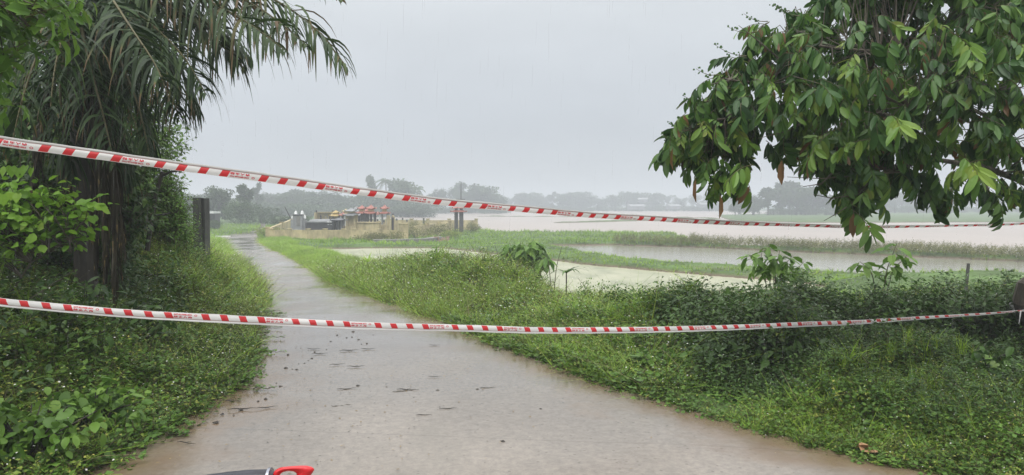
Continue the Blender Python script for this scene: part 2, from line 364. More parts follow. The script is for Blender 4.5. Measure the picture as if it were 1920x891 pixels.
ramp(r, [(.3, (.035, .055, .018)), (.5, (.07, .12, .03)), (.62, (.10, .17, .045)), (.8, (.13, .15, .06))]); t.links.new(nz.outputs[0], r.inputs[0])
sz = N(t, 'ShaderNodeSeparateXYZ'); t.links.new(ge.outputs['Position'], sz.inputs[0]); mr = N(t, 'ShaderNodeMapRange'); t.links.new(sz.outputs[2], mr.inputs[0])
mr.inputs[1].default_value = .33; mr.inputs[2].default_value = .46; mx = N(t, 'ShaderNodeMix', data_type='RGBA'); t.links.new(mr.outputs[0], mx.inputs[0])
mx.inputs[6].default_value = (.13, .10, .07, 1); t.links.new(r.outputs[0], mx.inputs[7]); t.links.new(mx.outputs[2], b.inputs['Base Color'])
bm = N(t, 'ShaderNodeBump'); bm.inputs['Strength'].default_value = .8; bm.inputs['Distance'].default_value = .15
n2 = N(t, 'ShaderNodeTexNoise'); n2.inputs['Scale'].default_value = 4; n2.inputs['Detail'].default_value = 8; t.links.new(ge.outputs['Position'], n2.inputs[0])
t.links.new(n2.outputs[0], bm.inputs['Height']); t.links.new(bm.outputs[0], b.inputs['Normal'])
g = mesh_obj('ground', V, F, np.zeros(len(V)), mg, smooth=True, loc=(0, 0, 0)); tag(g, kind='structure')

# road sheet
ry = np.concatenate([np.arange(-30, 2, 1.0), np.arange(2, 30, .2), np.arange(30, 120, .8)]); nu = 30
u = np.linspace(0, 1, nu); xl = XL(ry); xr = XR(ry)
RXg = xl[:, None] - .12 + (xr - xl + .24)[:, None] * u[None]; RYg = np.repeat(ry[:, None], nu, 1)
RZg = zr(RYg) + .012 * (fbm(RXg, RYg, .8, 2) - .5) * 2 - .02 * (np.abs(u[None] * 2 - 1) ** 6)
V = np.stack([RXg.ravel(), RYg.ravel(), RZg.ravel()], 1)
ii, jj = np.meshgrid(np.arange(nu - 1), np.arange(len(ry) - 1)); a = (jj * nu + ii).ravel(); F = np.stack([a, a + 1, a + nu + 1, a + nu], 1)
ed = np.minimum(RXg - xl[:, None], xr[:, None] - RXg).ravel()      # metres from the edge
mroad, t, b = mat('wet_concrete_road', rough=.4, spec=.5)
ge = N(t, 'ShaderNodeNewGeometry'); at = N(t, 'ShaderNodeAttribute'); at.attribute_name = 'tint'
def noise(t, src, scale, detail=6, rough=.6, stretch=None):
    n = N(t, 'ShaderNodeTexNoise'); n.inputs['Scale'].default_value = scale; n.inputs['Detail'].default_value = detail; n.inputs['Roughness'].default_value = rough
    if stretch:
        m = N(t, 'ShaderNodeMapping'); m.inputs['Scale'].default_value = stretch; t.links.new(src, m.inputs[0]); src = m.outputs[0]
    t.links.new(src, n.inputs[0]); return n.outputs[0]
def mrange(t, src, a, b_, c, d):
    m = N(t, 'ShaderNodeMapRange'); t.links.new(src, m.inputs[0])
    for i, v in enumerate((a, b_, c, d)): m.inputs[i + 1].default_value = v
    return m.outputs[0]
def mixc(t, fac, A, B, mode='MIX'):
    m = N(t, 'ShaderNodeMix', data_type='RGBA'); m.blend_type = mode
    if isinstance(fac, float): m.inputs[0].default_value = fac
    else: t.links.new(fac, m.inputs[0])
    for i, q in ((6, A), (7, B)):
        if isinstance(q, tuple): m.inputs[i].default_value = (*q, 1)
        else: t.links.new(q, m.inputs[i])
    return m.outputs[2]
def math_(t, op, A, B=None):
    m = N(t, 'ShaderNodeMath', operation=op)
    for i, q in enumerate((A, B)):
        if q is None: continue
        if isinstance(q, (int, float)): m.inputs[i].default_value = q
        else: t.links.new(q, m.inputs[i])
    return m.outputs[0]
pos = ge.outputs['Position']
big = noise(t, pos, .55, 6, .6, (1, .6, 1)); r = N(t, 'ShaderNodeValToRGB'); ramp(r, [(.25, (.125, .107, .088)), (.5, (.18, .156, .130)), (.75, (.24, .209, .175))]); t.links.new(big, r.inputs[0])
fine = noise(t, pos, 22, 8, .75); spk = mrange(t, fine, .30, .70, .70, 1.28)
col = mixc(t, 1.0, r.outputs[0], N(t, 'ShaderNodeCombineColor').outputs[0], 'MULTIPLY'); cc = t.nodes[-2] if False else None
comb = [n for n in t.nodes if n.bl_idname == 'ShaderNodeCombineColor'][0]
for i in range(3): t.links.new(spk, comb.inputs[i])
# small dark gravel flecks
vo = N(t, 'ShaderNodeTexVoronoi'); vo.inputs['Scale'].default_value = 16; t.links.new(pos, vo.inputs[0])
vor = N(t, 'ShaderNodeSeparateColor'); t.links.new(vo.outputs['Color'], vor.inputs[0])
fl = math_(t, 'MULTIPLY', math_(t, 'LESS_THAN', vo.outputs['Distance'], .17), math_(t, 'GREATER_THAN', vor.outputs[0], .62))
col = mixc(t, math_(t, 'MULTIPLY', fl, .6), col, (.08, .07, .055))
# mud washed over the edges
mud = math_(t, 'MULTIPLY', mrange(t, math_(t, 'ADD', at.outputs['Fac'], mrange(t, noise(t, pos, 1.6, 6), .3, .7, -.45, .45)), .05, .75, 1, 0), .8)
col = mixc(t, mud, col, (.17, .115, .07))
col = mixc(t, mrange(t, math_(t, 'ADD', N(t, 'ShaderNodeSeparateXYZ').outputs[0], mrange(t, noise(t, pos, .9, 5), .3, .7, -1.2, 1.2)), 1.2, 4.5, 0, .55), col, (.19, .135, .09))
t.links.new(pos, [n for n in t.nodes if n.bl_idname == 'ShaderNodeSeparateXYZ'][0].inputs[0])
stain = mrange(t, noise(t, pos, 1.1, 8, .7, (1, .25, 1)), .52, .68, 0, .5); col = mixc(t, stain, col, (.15, .135, .11))
# cast joints across the slabs
sy = N(t, 'ShaderNodeSeparateXYZ'); t.links.new(pos, sy.inputs[0])
yy = math_(t, 'ADD', sy.outputs[1], math_(t, 'MULTIPLY', sy.outputs[0], .12)); fr = math_(t, 'FRACT', math_(t, 'DIVIDE', yy, 5.2)); jn = math_(t, 'LESS_THAN', fr, .004)
col = mixc(t, math_(t, 'MULTIPLY', jn, .22), col, (.07, .06, .05)); t.links.new(col, b.inputs['Base Color'])
wet = mrange(t, noise(t, pos, .7, 4, .5, (1, .5, 1)),   .40, .60, .05, .26); t.links.new(wet, b.inputs['Roughness'])
bm = N(t, 'ShaderNodeBump'); bm.inputs['Strength'].default_value = .14; bm.inputs['Distance'].default_value = .006
t.links.new(math_(t, 'ADD', fine, math_(t, 'MULTIPLY', noise(t, pos, 5, 4), 1.5)), bm.inputs['Height']); t.links.new(bm.outputs[0], b.inputs['Normal'])
road = mesh_obj('road', V, F, ed, mroad, smooth=True, loc=(0, 0, 0)); tag(road, kind='structure')

# water sheets
def grow(pl, k):
    c = pl.mean(0); d = pl - c; n = np.linalg.norm(d, axis=1)[:, None]; return pl + d / n * k
import bmesh
def sheet(name, pl, z, m):
    bm_ = bmesh.new(); vs = [bm_.verts.new((x, y, z)) for x, y in pl]; bm_.faces.new(vs); bmesh.ops.triangulate(bm_, faces=bm_.faces[:])
    me = bpy.data.meshes.new(name); bm_.normal_update(); bm_.to_mesh(me); bm_.free()
    for p in me.polygons:
        if p.normal.z < 0: me.flip_normals(); break
    me.materials.append(m); o = bpy.data.objects.new(name, me); C.objects.link(o); return tag(o, kind='structure')
def watermat(name, stops, scale, rough, bump, wave, patch=None):
    m, t, b = mat(name, rough=rough, spec=.5); ge = N(t, 'ShaderNodeNewGeometry'); pos = ge.outputs['Position']
    r = N(t, 'ShaderNodeValToRGB'); ramp(r, stops); t.links.new(noise(t, pos, scale, 8, .65, (1, .5, 1)), r.inputs[0]); t.links.new(r.outputs[0], b.inputs['Base Color'])
    bm = N(t, 'ShaderNodeBump'); bm.inputs['Strength'].default_value = bump; bm.inputs['Distance'].default_value = .05
    t.links.new(noise(t, pos, wave, 4, .6, (1, .4, 1)), bm.inputs['Height']); t.links.new(bm.outputs[0], b.inputs['Normal'])
    return m
sheet('duckweed_pond', np.array([(-40, 25), (30, 25), (30, 32), (13, 36.2), (2.5, 42), (-0.8, 50), (-5, 58), (-40, 58)]) if False else grow(POND1, .5), WZ, watermat('duckweed_water', [(.3, (.17, .185, .105)), (.5, (.29, .295, .185)), (.7, (.38, .37, .255))], .8, .4, .3, 3))
sheet('pond', grow(POND2, .4), WZ, watermat('grey_pond_water', [(.3, (.20, .19, .15)), (.7, (.26, .25, .20))], .3, .16, .35, 2.2))
sheet('flood_water', np.array([(-260, 98), (-30, 98), (-6, 100), (0, 90), (4, 75), (20, 40), (500, 30), (900, 60), (900, 1000), (-260, 1000)]) if False else FLOOD, WZ - .006, watermat('muddy_flood_water', [(.3, (.30, .25, .21)), (.7, (.385, .325, .28))], .05, .3, .5, 1.3))

# ================================================================ vegetation as ground cover
def region(n, x0, x1, y0, y1, dens=None, ypow=1.0):
    y = y0 + (y1 - y0) * rng.random(n) ** ypow; x = x0(y) + (x1(y) - x0(y)) * rng.random(n); return x, y
# prototypes
weeds = [sprig(11, .34, .055, .03, .5, seed=i, flower=(1 if i % 3 == 1 else 0)) for i in range(7)]
creep = [sprig(7, .12, .06, .048, 1.2, seed=20 + i, droop=.1) for i in range(5)]
tall = [sprig(15, .7, .12, .06, .35, seed=40 + i, leaf=leaf8, flower=1 * (i % 3 == 1)) for i in range(5)]
grasses = [tuft(14, .36, .009, seed=60 + i, arch=.9) for i in range(6)]
wispy = [sprig(5, .5, .03, .012, .6, seed=80 + i, flower=2, low=.5) for i in range(4)]
def hv_left(d, y):
    h = .06 + .74 * sstep(0, 2.3, d); h = h + .45 * sstep(.3, 1.3, d) * sstep(9.5, 12, y) * (1 - sstep(18, 21, y)); h = h + 1.1 * sstep(2.2, 3.8, d) * (1 - sstep(9, 11.5, y)) + .35 * sstep(1.5, 4, d) * sstep(8, 12, y) * (1 - sstep(24, 30, y))
    return h * (1 - .55 * sstep(24, 36, y))
def hv_right(x, d, y):
    h = .08 + .42 * sstep(.1, 2.0, d); h = h + .14 * sstep(1.8, 3.6, x) * (1 - sstep(9.0, 10.5, y)) * sstep(.8, 2, d)
    h = h + .30 * sstep(1.0, 2.2, d) * (1 - sstep(3.5, 5, d)) * sstep(12, 15, y) * (1 - sstep(18, 24, y))
    h = h * (1 - .75 * sstep(.0, .08, x / y) * sstep(9.5, 13, y))
    ty = np.interp(x, [0, 1.6, 4.2], [6, 6.6, 7.75]); h = h + .10 * sstep(1.4, 2.6, x) * sstep(0, .5, y - ty) * (1 - sstep(9.3, 11, y)); cap = np.where(y > ty - 1.0, .50, .30); h = np.where(y < ty + .05, np.minimum(h, cap), h)
    h = h * (1 - .5 * sstep(22, 30, y))
    return h * (1 - .35 * sstep(28, 42, y))
def cover(side, n, y0, y1, dmax, protos, sc, mb, ypow=1.0, topbias=2.0, tiltn=.35, keep=None, dtb=0, dmin=-.05, hscale=1.0):
    ph = float(protos[0][0][:, 2].max())
    y = y0 + (y1 - y0) * rng.random(n) ** ypow; d = dmin + (dmax - dmin) * rng.random(n)
    x = XL(y) - d if side < 0 else XR(y) + d
    vis = (np.abs(x / np.maximum(y, .5)) < .88) | (y < 4); x, y, d = x[vis], y[vis], d[vis]
    wd = waterdist(x, y); ok = wd > -.1
    if keep is not None: ok &= keep(x, y, d)
    if side > 0 and protos is not tall:
        ty = np.interp(x, [0, 1.6, 4.2], [6, 6.6, 7.75]); ok &= ~((x > 1.5) & (y > ty - 1.1 + .6 * fbm(x, y, 1.1, 3)) & (y < 9.0) & (rng.random(len(x)) < .8))
    x, y, d = x[ok], y[ok], d[ok]
    hv = (hv_left(d, y) if side < 0 else hv_right(x, d, y)) * (.30 + 1.35 * fbm(x, y, 1.5, 77)) * hscale
    u = 1 - (1 - rng.random(len(x))) * (1 - 0) ; u = rng.random(len(x)) ** (1 / topbias)
    s = sc * rng.uniform(.7, 1.35, len(x)) * (1 + np.clip((y - 8) / 20, 0, .9))
    if side > 0: s = s * (1 - .5 * sstep(.0, .08, x / y) * sstep(11, 15, y)) * (1 - .5 * sstep(22, 28, y)) * np.where((y < np.interp(x, [0, 1.6, 4.2], [6, 6.6, 7.75]) + .05) & (x > 1.2), .62, 1)
    hp = ph * s * .7
    z = gz(x, y) + np.maximum(hv - hp, 0) * u - np.maximum(hp - hv, 0) * .6 - .03
    scatter(mb, protos, np.stack([x, y, z], 1), s, tilt=rng.normal(0, tiltn, len(x)), dt=.10, dtc=dtb + .28 * (fbm(x, y, .9, 41) - .5))
nn = lambda s, lo: (lambda x, y, d: fbm(x, y, s, 55) > lo)
# left verge
mb = MB()
cover(-1, 9000, 2.6, 13, 4.6, weeds, .8, mb, 1.2, 2.5)
cover(-1, 6000, 10, 34, 4.6, weeds, .85, mb, 1.2, 2.5)
cover(-1, 700, 4, 30, 4.5, wispy, .9, mb, 1, 8)
tag(mb.build('roadside_weeds', M_weed), 'mass of small leaved olive green weeds spilling over the left road edge', 'weeds', kind='stuff')
mb = MB()
cover(-1, 12000, 2.6, 9, 1.6, creep, 1.0, mb, 1.1, 1.5, dmin=-.12, keep=lambda x, y, d: fbm(x, y, 1.3, 12) > .38)
cover(-1, 5000, 3, 16, 4.4, creep, 1.15, mb, 1.1, 3)
# runners that creep out onto the concrete
for k in range(26):
    y0 = rng.uniform(4.5, 13); n_ = 14; tt = np.linspace(0, 1, n_); x = XL(np.array([y0]))[0] + tt * rng.uniform(.15, .5) - .05; yy_ = y0 + tt * rng.uniform(-.15, .15)
    pts = np.stack([x, yy_, zr(yy_) + .012 + .02 * rng.random(n_)], 1); tube(mb, pts[:], .003, 3, .9, False)
    scatter(mb, [(*leaf5(.045, .034, .1, .1), np.full(5, .4))], np.repeat(pts, 2, 0) + rng.normal(0, .012, (2 * n_, 3)) * [1, 1, .4] + [0, 0, .012], rng.uniform(.6, 1.2, 2 * n_))
tag(mb.build('creeping_vine', M_creep), 'bright green creeping vine leaves trailing onto the left edge of the road', 'ground cover', kind='stuff')
mb = MB()
cover(-1, 2600, 5, 14, 2.0, grasses, .8, mb, 1, 1.3, keep=lambda x, y, d: fbm(x, y, .8, 18) > .45)
cover(-1, 7000, 13, 60, 4.5, grasses, 1.0, mb, 1, 1.2, dmin=-.1)
tag(mb.build('verge_grass', M_grass), 'grass tufts among the weeds along the left verge', 'grass', kind='stuff')
# right verge
mb = MB()
cover(1, 13000, 4.2, 15, 8, weeds, .85, mb, 1.2, 2.3)
cover(1, 13000, 13, 34, 13, weeds, .95, mb, 1.2, 2.3)
cover(1, 900, 6, 26, 9, wispy, 1.0, mb, 1, 8)
cover(1, 2500, 14, 24, 5, weeds, .95, mb, 1, 3)
tag(mb.build('roadside_weeds', M_weed), 'wide bank of flowering olive green weeds between the road and the duckweed pond', 'weeds', kind='stuff')
mb = MB()
cover(1, 9000, 4.2, 11, 1.5, creep, 1.1, mb, 1.0, 1.6, dmin=-.12)
cover(1, 6000, 4.5, 22, 7, creep, 1.25, mb, 1.0, 3.5)
tag(mb.build('creeping_vine', M_creep), 'low bright green leaves carpeting the foot of the right bank', 'ground cover', kind='stuff')
mb = MB()
cover(1, 5200, 5, 14, 3.5, grasses, .95, mb, 1, 1.4, keep=lambda x, y, d: fbm(x, y, .6, 18) > .40, dmin=-.05)
cover(1, 13000, 12, 62, 2.6, grasses, 1.0, mb, 1.1, 1.1, dmin=-.08)
cover(1, 9000, 14, 40, 16, grasses, 1.1, mb, 1.1, 1.6)
tag(mb.build('verge_grass', M_grass), 'long green grass blades arching along the right road edge', 'grass', kind='stuff')
mb = MB()
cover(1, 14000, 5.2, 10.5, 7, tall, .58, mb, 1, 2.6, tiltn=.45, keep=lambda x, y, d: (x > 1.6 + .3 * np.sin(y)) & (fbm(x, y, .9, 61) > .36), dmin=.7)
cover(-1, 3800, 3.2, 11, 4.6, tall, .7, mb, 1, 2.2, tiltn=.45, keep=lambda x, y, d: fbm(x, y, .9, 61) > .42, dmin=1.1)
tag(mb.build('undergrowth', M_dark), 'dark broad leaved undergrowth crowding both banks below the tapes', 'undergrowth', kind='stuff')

longg = [tuft(11, .62, .012, seed=90 + i, arch=1.1, dead=.14) for i in range(5)]
mb = MB()
cover(1, 900, 4.6, 12, 2.6, longg, .8, mb, 1, 1.2, keep=lambda x, y, d: fbm(x, y, .7, 91) > .45, dmin=.15)
cover(-1, 700, 4.5, 24, 2.2, longg, .75, mb, 1, 1.2, keep=lambda x, y, d: fbm(x, y, .7, 92) > .45, dmin=.1)
cover(1, 900, 11, 24, 5, longg, .7, mb, 1, 1.2, keep=lambda x, y, d: fbm(x, y, .7, 93) > .45, dmin=.2)
tag(mb.build('long_grass', M_grass), 'scattered taller arching grass clumps along both road edges', 'grass', kind='stuff')
# meadow, dikes and far banks
mb = MB(); g2 = [tuft(9, .38, .03, seed=160 + i, arch=.7, dead=.12) for i in range(5)]
def field(n, x0, x1, y0, y1, sc, cond, protos=g2, ypow=1.0):
    x = rng.uniform(x0, x1, n); y = y0 + (y1 - y0) * rng.random(n) ** ypow
    inr = (x > XL(y) - .1) & (x < XR(y) + .1); wd = waterdist(x, y); ok = (~inr) & (wd > .0) & (np.abs(x / y) < .78) & cond(x, y, wd); x, y = x[ok], y[ok]
    s = sc * rng.uniform(.6, 1.3, len(x)) * (.6 + .8 * fbm(x, y, .35, 91)); z = gz(x, y) - .03
    scatter(mb, protos, np.stack([x, y, z], 1), s, dt=.1, dtc=.5 * (fbm(x, y, .22, 47) - .5), tilt=rng.normal(0, .2, len(x)))
field(34000, -30, 42, 24, 62, .55, lambda x, y, w_: x > XR(y))
field(16000, -34, 30, 55, 110, .9, lambda x, y, w_: x > XR(y) - 2)
field(9000, -60, -20, 34, 110, 1.0, lambda x, y, w_: x < XL(y))
tag(mb.build('meadow_grass', M_grass), 'green grass on the low banks between the ponds and the flood', 'grass', kind='stuff')
# scrubby olive weeds on the outer dike
mb = MB(); scr = [sprig(14, .5, .09, .05, .5, seed=200 + i) for i in range(5)]
n = 90000; x = rng.uniform(3, 60, n); y = rng.uniform(36, 72, n); s1 = sdist(POND2, x, y); s2 = sdist(FLOOD, x, y); ok = (s1 > -.2) & (s2 > -.3) & (s1 < 9) & (s2 < 12) & (y > 30)
pyy = 385 + (CZ - .6) / y * 1400; ok &= (s2 < 7) & (np.abs(x / y) < .75) & ((x > .24 * y) | (s1 < 2.2)); x, y = x[ok], y[ok]
hh = .42 * (.4 + fbm(x, y, .5, 13))
scatter(mb, scr, np.stack([x, y, gz(x, y) + hh * rng.random(len(x)) * .8 - .1], 1), rng.uniform(.6, 1.2, len(x)), dt=.12, tilt=rng.normal(0, .4, len(x)))
M_scrub = leafmat('dike_scrub', [(.06, .075, .035), (.10, .11, .05), (.14, .145, .07), (.19, .18, .09)], patch=.3)
tag(mb.build('dike_scrub', M_scrub), 'olive scrub covering the long dike between the grey pond and the flood', 'scrub', kind='stuff')

# ================================================================ trees
def tri_noise_leaf(): return (*leaf5(1, .7, .1, .1), np.full(5, .42))
def blob_points(n, blobs, shell=.35):
    vol = np.array([b[3] * b[4] * b[5] for b in blobs]) ** .7; k = rng.choice(len(blobs), n, p=vol / vol.sum()); B = np.array(blobs)[k]
    v = rng.normal(size=(n, 3)); v /= np.linalg.norm(v, axis=1)[:, None]; r = 1 - shell * rng.random(n) ** 1.5
    r *= (.85 + .3 * rng.random(n)); return B[:, :3] + v * B[:, 3:6] * r[:, None]
def crown(name, blobs, n, size, m, parent, shell=.45, aspect=.6):
    mb = MB(); p = blob_points(n, blobs, shell); n = len(p)
    zc = np.clip((p[:, 2] - p[:, 2].min()) / np.ptp(p[:, 2]), 0, 1)
    scatter(mb, [(*leaf5(1, aspect, .12, .15), np.full(5, .42)), (*leaf5(.8, aspect * .8, .2, .3), np.full(5, .42))], p, size * rng.uniform(.5, 1.3, n), tilt=rng.uniform(-1.2, 1.2, n), roll=rng.uniform(-1, 1, n), dt=.16)
    return mb.build(name, m, parent)
def tree_proto(name, H, W, kind, seed, label, n=2600):
    global rng
    keep = rng; rng = np.random.default_rng(seed); rr = random.Random(seed)
    e = empty(name, (0, 0, 0), label, 'tree'); mb = MB(); blobs = []
    if kind == 'round':
        for i in range(15):
            a = rr.uniform(0, 6.28); q = rr.uniform(.1, .36) * W; z = H * rr.uniform(.16, .84); s = rr.uniform(.15, .27)
            blobs.append((math.cos(a) * q, math.sin(a) * q, z, W * s, W * s, H * s * .62))
        blobs.append((0, 0, H * .5, W * .3, W * .3, H * .34))
    elif kind == 'tall':
        for i in range(11):
            a = rr.uniform(0, 6.28); q = rr.uniform(.05, .32) * W; z = H * rr.uniform(.25, .95); s = rr.uniform(.08, .18)
            blobs.append((math.cos(a) * q, math.sin(a) * q, z, W * s, W * s, H * s * .6))
    elif kind == 'bush':
        for i in range(9):
            a = rr.uniform(0, 6.28); q = rr.uniform(.1, .36) * W; z = H * rr.uniform(.15, .65); s = rr.uniform(.18, .3)
            blobs.append((math.cos(a) * q, math.sin(a) * q, z, W * s, W * s, H * s * .9))
    elif kind == 'bamboo':
        for i in range(12):
            a = rr.uniform(0, 6.28); q = rr.uniform(.1, .42) * W; z = H * rr.uniform(.35, .9); s = rr.uniform(.10, .16)
            blobs.append((math.cos(a) * q, math.sin(a) * q, z, W * s, W * s, H * s * 1.3))
    tube(mb, [(0, 0, -.3), (.1, 0, H * .25), (-.05, .1, H * .5), (0, 0, H * .8)], [W * .035, W * .028, W * .018, .02], 6)
    for b in blobs[:8]: tube(mb, [(0, 0, H * .3), (b[0] * .5, b[1] * .5, (H * .3 + b[2]) / 2 + .1), b[:3]], [W * .015, W * .01, .02], 4)
    mb.build('trunk', M_bark, e)
    crown('crown', blobs, n, H * .075 if kind != 'bamboo' else H * .06, M_far, e, .5, .55 if kind != 'bamboo' else .3)
    rng = keep; return e
def palm_proto(name, H, seed, label):
    rr = random.Random(seed); e = empty(name, (0, 0, 0), label, 'palm tree'); mb = MB()
    tube(mb, [(0, 0, -.3), (.2, 0, H * .3), (.5, 0, H * .65), (.6, 0, H)], [.2, .15, .13, .12], 6); mb.build('trunk', M_bark, e); mb = MB()
    for i in range(15):
        a = i * 2.4; el = rr.uniform(-.5, 1.1); L = rr.uniform(2.4, 3.2); pts = []
        for t in np.linspace(0, 1, 6): pts.append(np.array([.6 + math.cos(a) * L * t * math.cos(el * .6), math.sin(a) * L * t * math.cos(el * .6), H + L * (t * math.sin(el) - .75 * t * t)]))
        pts = np.array(pts); tube(mb, pts, .03, 3, .9, False)
        for k in range(1, 6):
            for s_ in (-1, 1):
                for q in range(3):
                    p0 = pts[k] + (pts[k - 1] - pts[k]) * q / 3; d = np.array([-math.sin(a) * s_, math.cos(a) * s_, -1.0]); V_, F_ = leaf5(.8, .16, 0, 0)
                    D = d / np.linalg.norm(d); side = np.array([math.cos(a), math.sin(a), 0]); W_ = p0 + V_[:, :1] * D + V_[:, 1:2] * side; mb.add(W_, F_, .4)
    mb.build('crown', M_far, e); return e
protos = {
 'round': tree_proto('broadleaf_tree', 9, 9, 'round', 1, 'rounded hazy tree', 3800), 'round2': tree_proto('broadleaf_tree', 9, 8, 'round', 2, 'x', 3600),
 'tall': tree_proto('tall_tree', 11, 6, 'tall', 3, 'x', 1700), 'tall2': tree_proto('tall_tree', 11, 7, 'tall', 4, 'x', 1900),
 'bush': tree_proto('large_bush', 5, 7, 'bush', 5, 'x', 2600), 'bamboo': tree_proto('bamboo_clump', 9, 8, 'bamboo', 6, 'x', 3200), 'palm': palm_proto('coconut_palm', 9, 7, 'x')}
base_h = {'round': 9, 'round2': 9, 'tall': 11, 'tall2': 11, 'bush': 5, 'bamboo': 9, 'palm': 10.5}; used = set()
def put(kind, px, Yd, top_py, label, group, wide=1.0, cat=None):
    x = (px - 960) / FPX * Yd; z0 = float(gz(x, Yd)); z0 = max(z0, .25); top = CZ + (HOR - top_py) / FPX * Yd; s = max(.2, (top - z0)) / base_h[kind]
    rz = rng.uniform(0, 6.28) if kind != 'palm' else rng.uniform(0, 6.28)
    src = protos[kind]
    if kind in used: o = copy_tree(src, (x, Yd, z0), rz, (s * wide, s * wide, s), label, group)
    else:
        used.add(kind); o = src; o.location = (x, Yd, z0); o.rotation_euler = (0, 0, rz); o.scale = (s * wide, s * wide, s); o['label'] = label
        if group: o['group'] = group
    if cat: o['category'] = cat
    return o
# near-left group at the bend
put('bush', 452, 112, 366, 'dark dense round tree right beside the far bend of the road', None, 1.05, 'tree')
put('round', 411, 125, 345, 'bushy green tree just to the right of the concrete post', None, .85)
put('tall2', 462, 128, 346, 'taller green tree rising behind the dark round tree at the bend', None, 1.0)
put('bush', 490, 118, 381, 'lower spreading bush at the right foot of the bend trees', None, 1.3, 'bush')
put('tall', 484, 190, 344, 'tall pale hazy tree with a leaning top behind the bend trees', None, .8)
put('round2', 370, 150, 358, 'hazy tree partly hidden behind the concrete post', None, 1.0)
put('bush', 530, 95, 399, 'low rounded bush behind the left corner of the cemetery wall', None, 1.6, 'bush')
put('bush', 565, 100, 397, 'small bush growing behind the grey tomb', None, 1.3, 'bush')
put('bush', 395, 88, 409, 'squat dark bush under the trees left of the road bend', None, 1.7, 'bush')
# hazy mid-distance wood left of centre
i = 0
for px in range(330, 760, 15):
    k = ['round', 'round2', 'bamboo', 'tall2'][i % 4]; i += 1
    tp = np.interp(px, [330, 400, 500, 560, 640, 760], [362, 366, 362, 360, 366, 368]) + rng.uniform(-6, 8)
    put(k, px + rng.uniform(-6, 6), rng.uniform(205, 250), tp, 'hazy grey green tree in the wood behind the cemetery', 'trees of the hazy wood behind the cemetery', 1.8)
for px in range(350, 800, 22):
    put('bush', px + rng.uniform(-6, 6), rng.uniform(185, 205), 380 + rng.uniform(-7, 5), 'low hazy bush along the foot of the wood behind the cemetery', 'bushes at the foot of the hazy wood', 1.7, 'bush')
put('tall2', 698, 230, 329, 'slender tree standing above the wood left of the biggest crown', None, .7)
put('palm', 728, 232, 327, 'palm top sticking out beside the biggest distant crown', None, 1)
put('round', 757, 228, 331, 'biggest broad dome shaped tree of the wood behind the red roofed shrines', None, 1.05)
put('palm', 782, 236, 344, 'palm on the right flank of the biggest distant crown', None, 1)
for px, tp, k in [(815, 356, 'round2'), (836, 352, 'bamboo'), (858, 342, 'tall2'), (880, 352, 'round'), (905, 342, 'round'), (926, 358, 'round2'), (795, 366, 'round2'), (872, 360, 'bamboo')]:
    put(k, px, 300 + rng.uniform(-15, 15), tp, 'pale hazy tree of the group behind the twin pillar gate', 'pale trees behind the twin pillar gate', 1.4)
for px in range(780, 950, 14): put('bush', px, 285 + rng.uniform(-10, 10), 386, 'pale bush at the waterline behind the twin pillar gate', 'pale bushes at the waterline behind the gate', 1.6, 'bush')
# far shore beyond the flood
far_lab = 'very faint tree on the far shore beyond the flood'
for px in range(935, 1420, 11):
    tp = np.interp(px, [935, 1000, 1080, 1120, 1180, 1240, 1340, 1420], [372, 362, 361, 371, 357, 363, 372, 368]) + rng.uniform(-7, 6)
    k = random.choice(['round', 'palm', 'tall', 'bamboo', 'palm', 'tall2', 'round2']); Yd = rng.uniform(420, 470)
    put(k, px + rng.uniform(-4, 4), Yd, tp, far_lab if k != 'palm' else 'very faint palm silhouette on the far shore beyond the flood', 'faint trees on the far shore' if k != 'palm' else 'faint palms on the far shore', 1.35 if k != 'palm' else 1.1)
for px in range(930, 1420, 16): put('bush', px, rng.uniform(385, 405), 387 + rng.uniform(-4, 2), 'faint bush on the far shore at the water line', 'faint bushes on the far shore', 2.0, 'bush')
# right-hand group behind the field strip
for px, tp, k in [(1385, 367, 'tall'), (1412, 362, 'round2'), (1440, 352, 'tall2'), (1462, 344, 'tall'), (1480, 340, 'tall2'), (1502, 346, 'round'), (1524, 350, 'tall2'), (1548, 358, 'round2'), (1570, 364, 'round'), (1493, 352, 'bamboo')]:
    put(k, px, 225 + rng.uniform(-12, 15), tp, 'grey hazy tree of the grove beyond the flood under the overhanging branches', 'trees of the hazy grove beyond the flood', 1.5)
for px in range(1378, 1420, 18): put('round2', px, 215, 378, 'small tree at the left end of the hazy grove', 'small trees at the left end of the grove', 1)
for px in range(1450, 1600, 20): put('bush', px, 218, 388, 'low bush along the foot of the hazy grove', 'bushes at the foot of the hazy grove', 1.5, 'bush')
for px in range(1590, 2080, 20):
    k = random.choice(['round', 'round2', 'bamboo', 'tall2']); put(k, px, rng.uniform(300, 370), 364 + rng.uniform(-6, 8), 'faint tree in the line behind the right hand field', 'faint trees behind the right hand field', 1.25)
for px in range(1600, 2080, 26): put('bush', px, rng.uniform(270, 290), 384 + rng.uniform(-3, 4), 'faint bush edging the right hand field', 'faint bushes edging the right hand field', 1.8, 'bush')

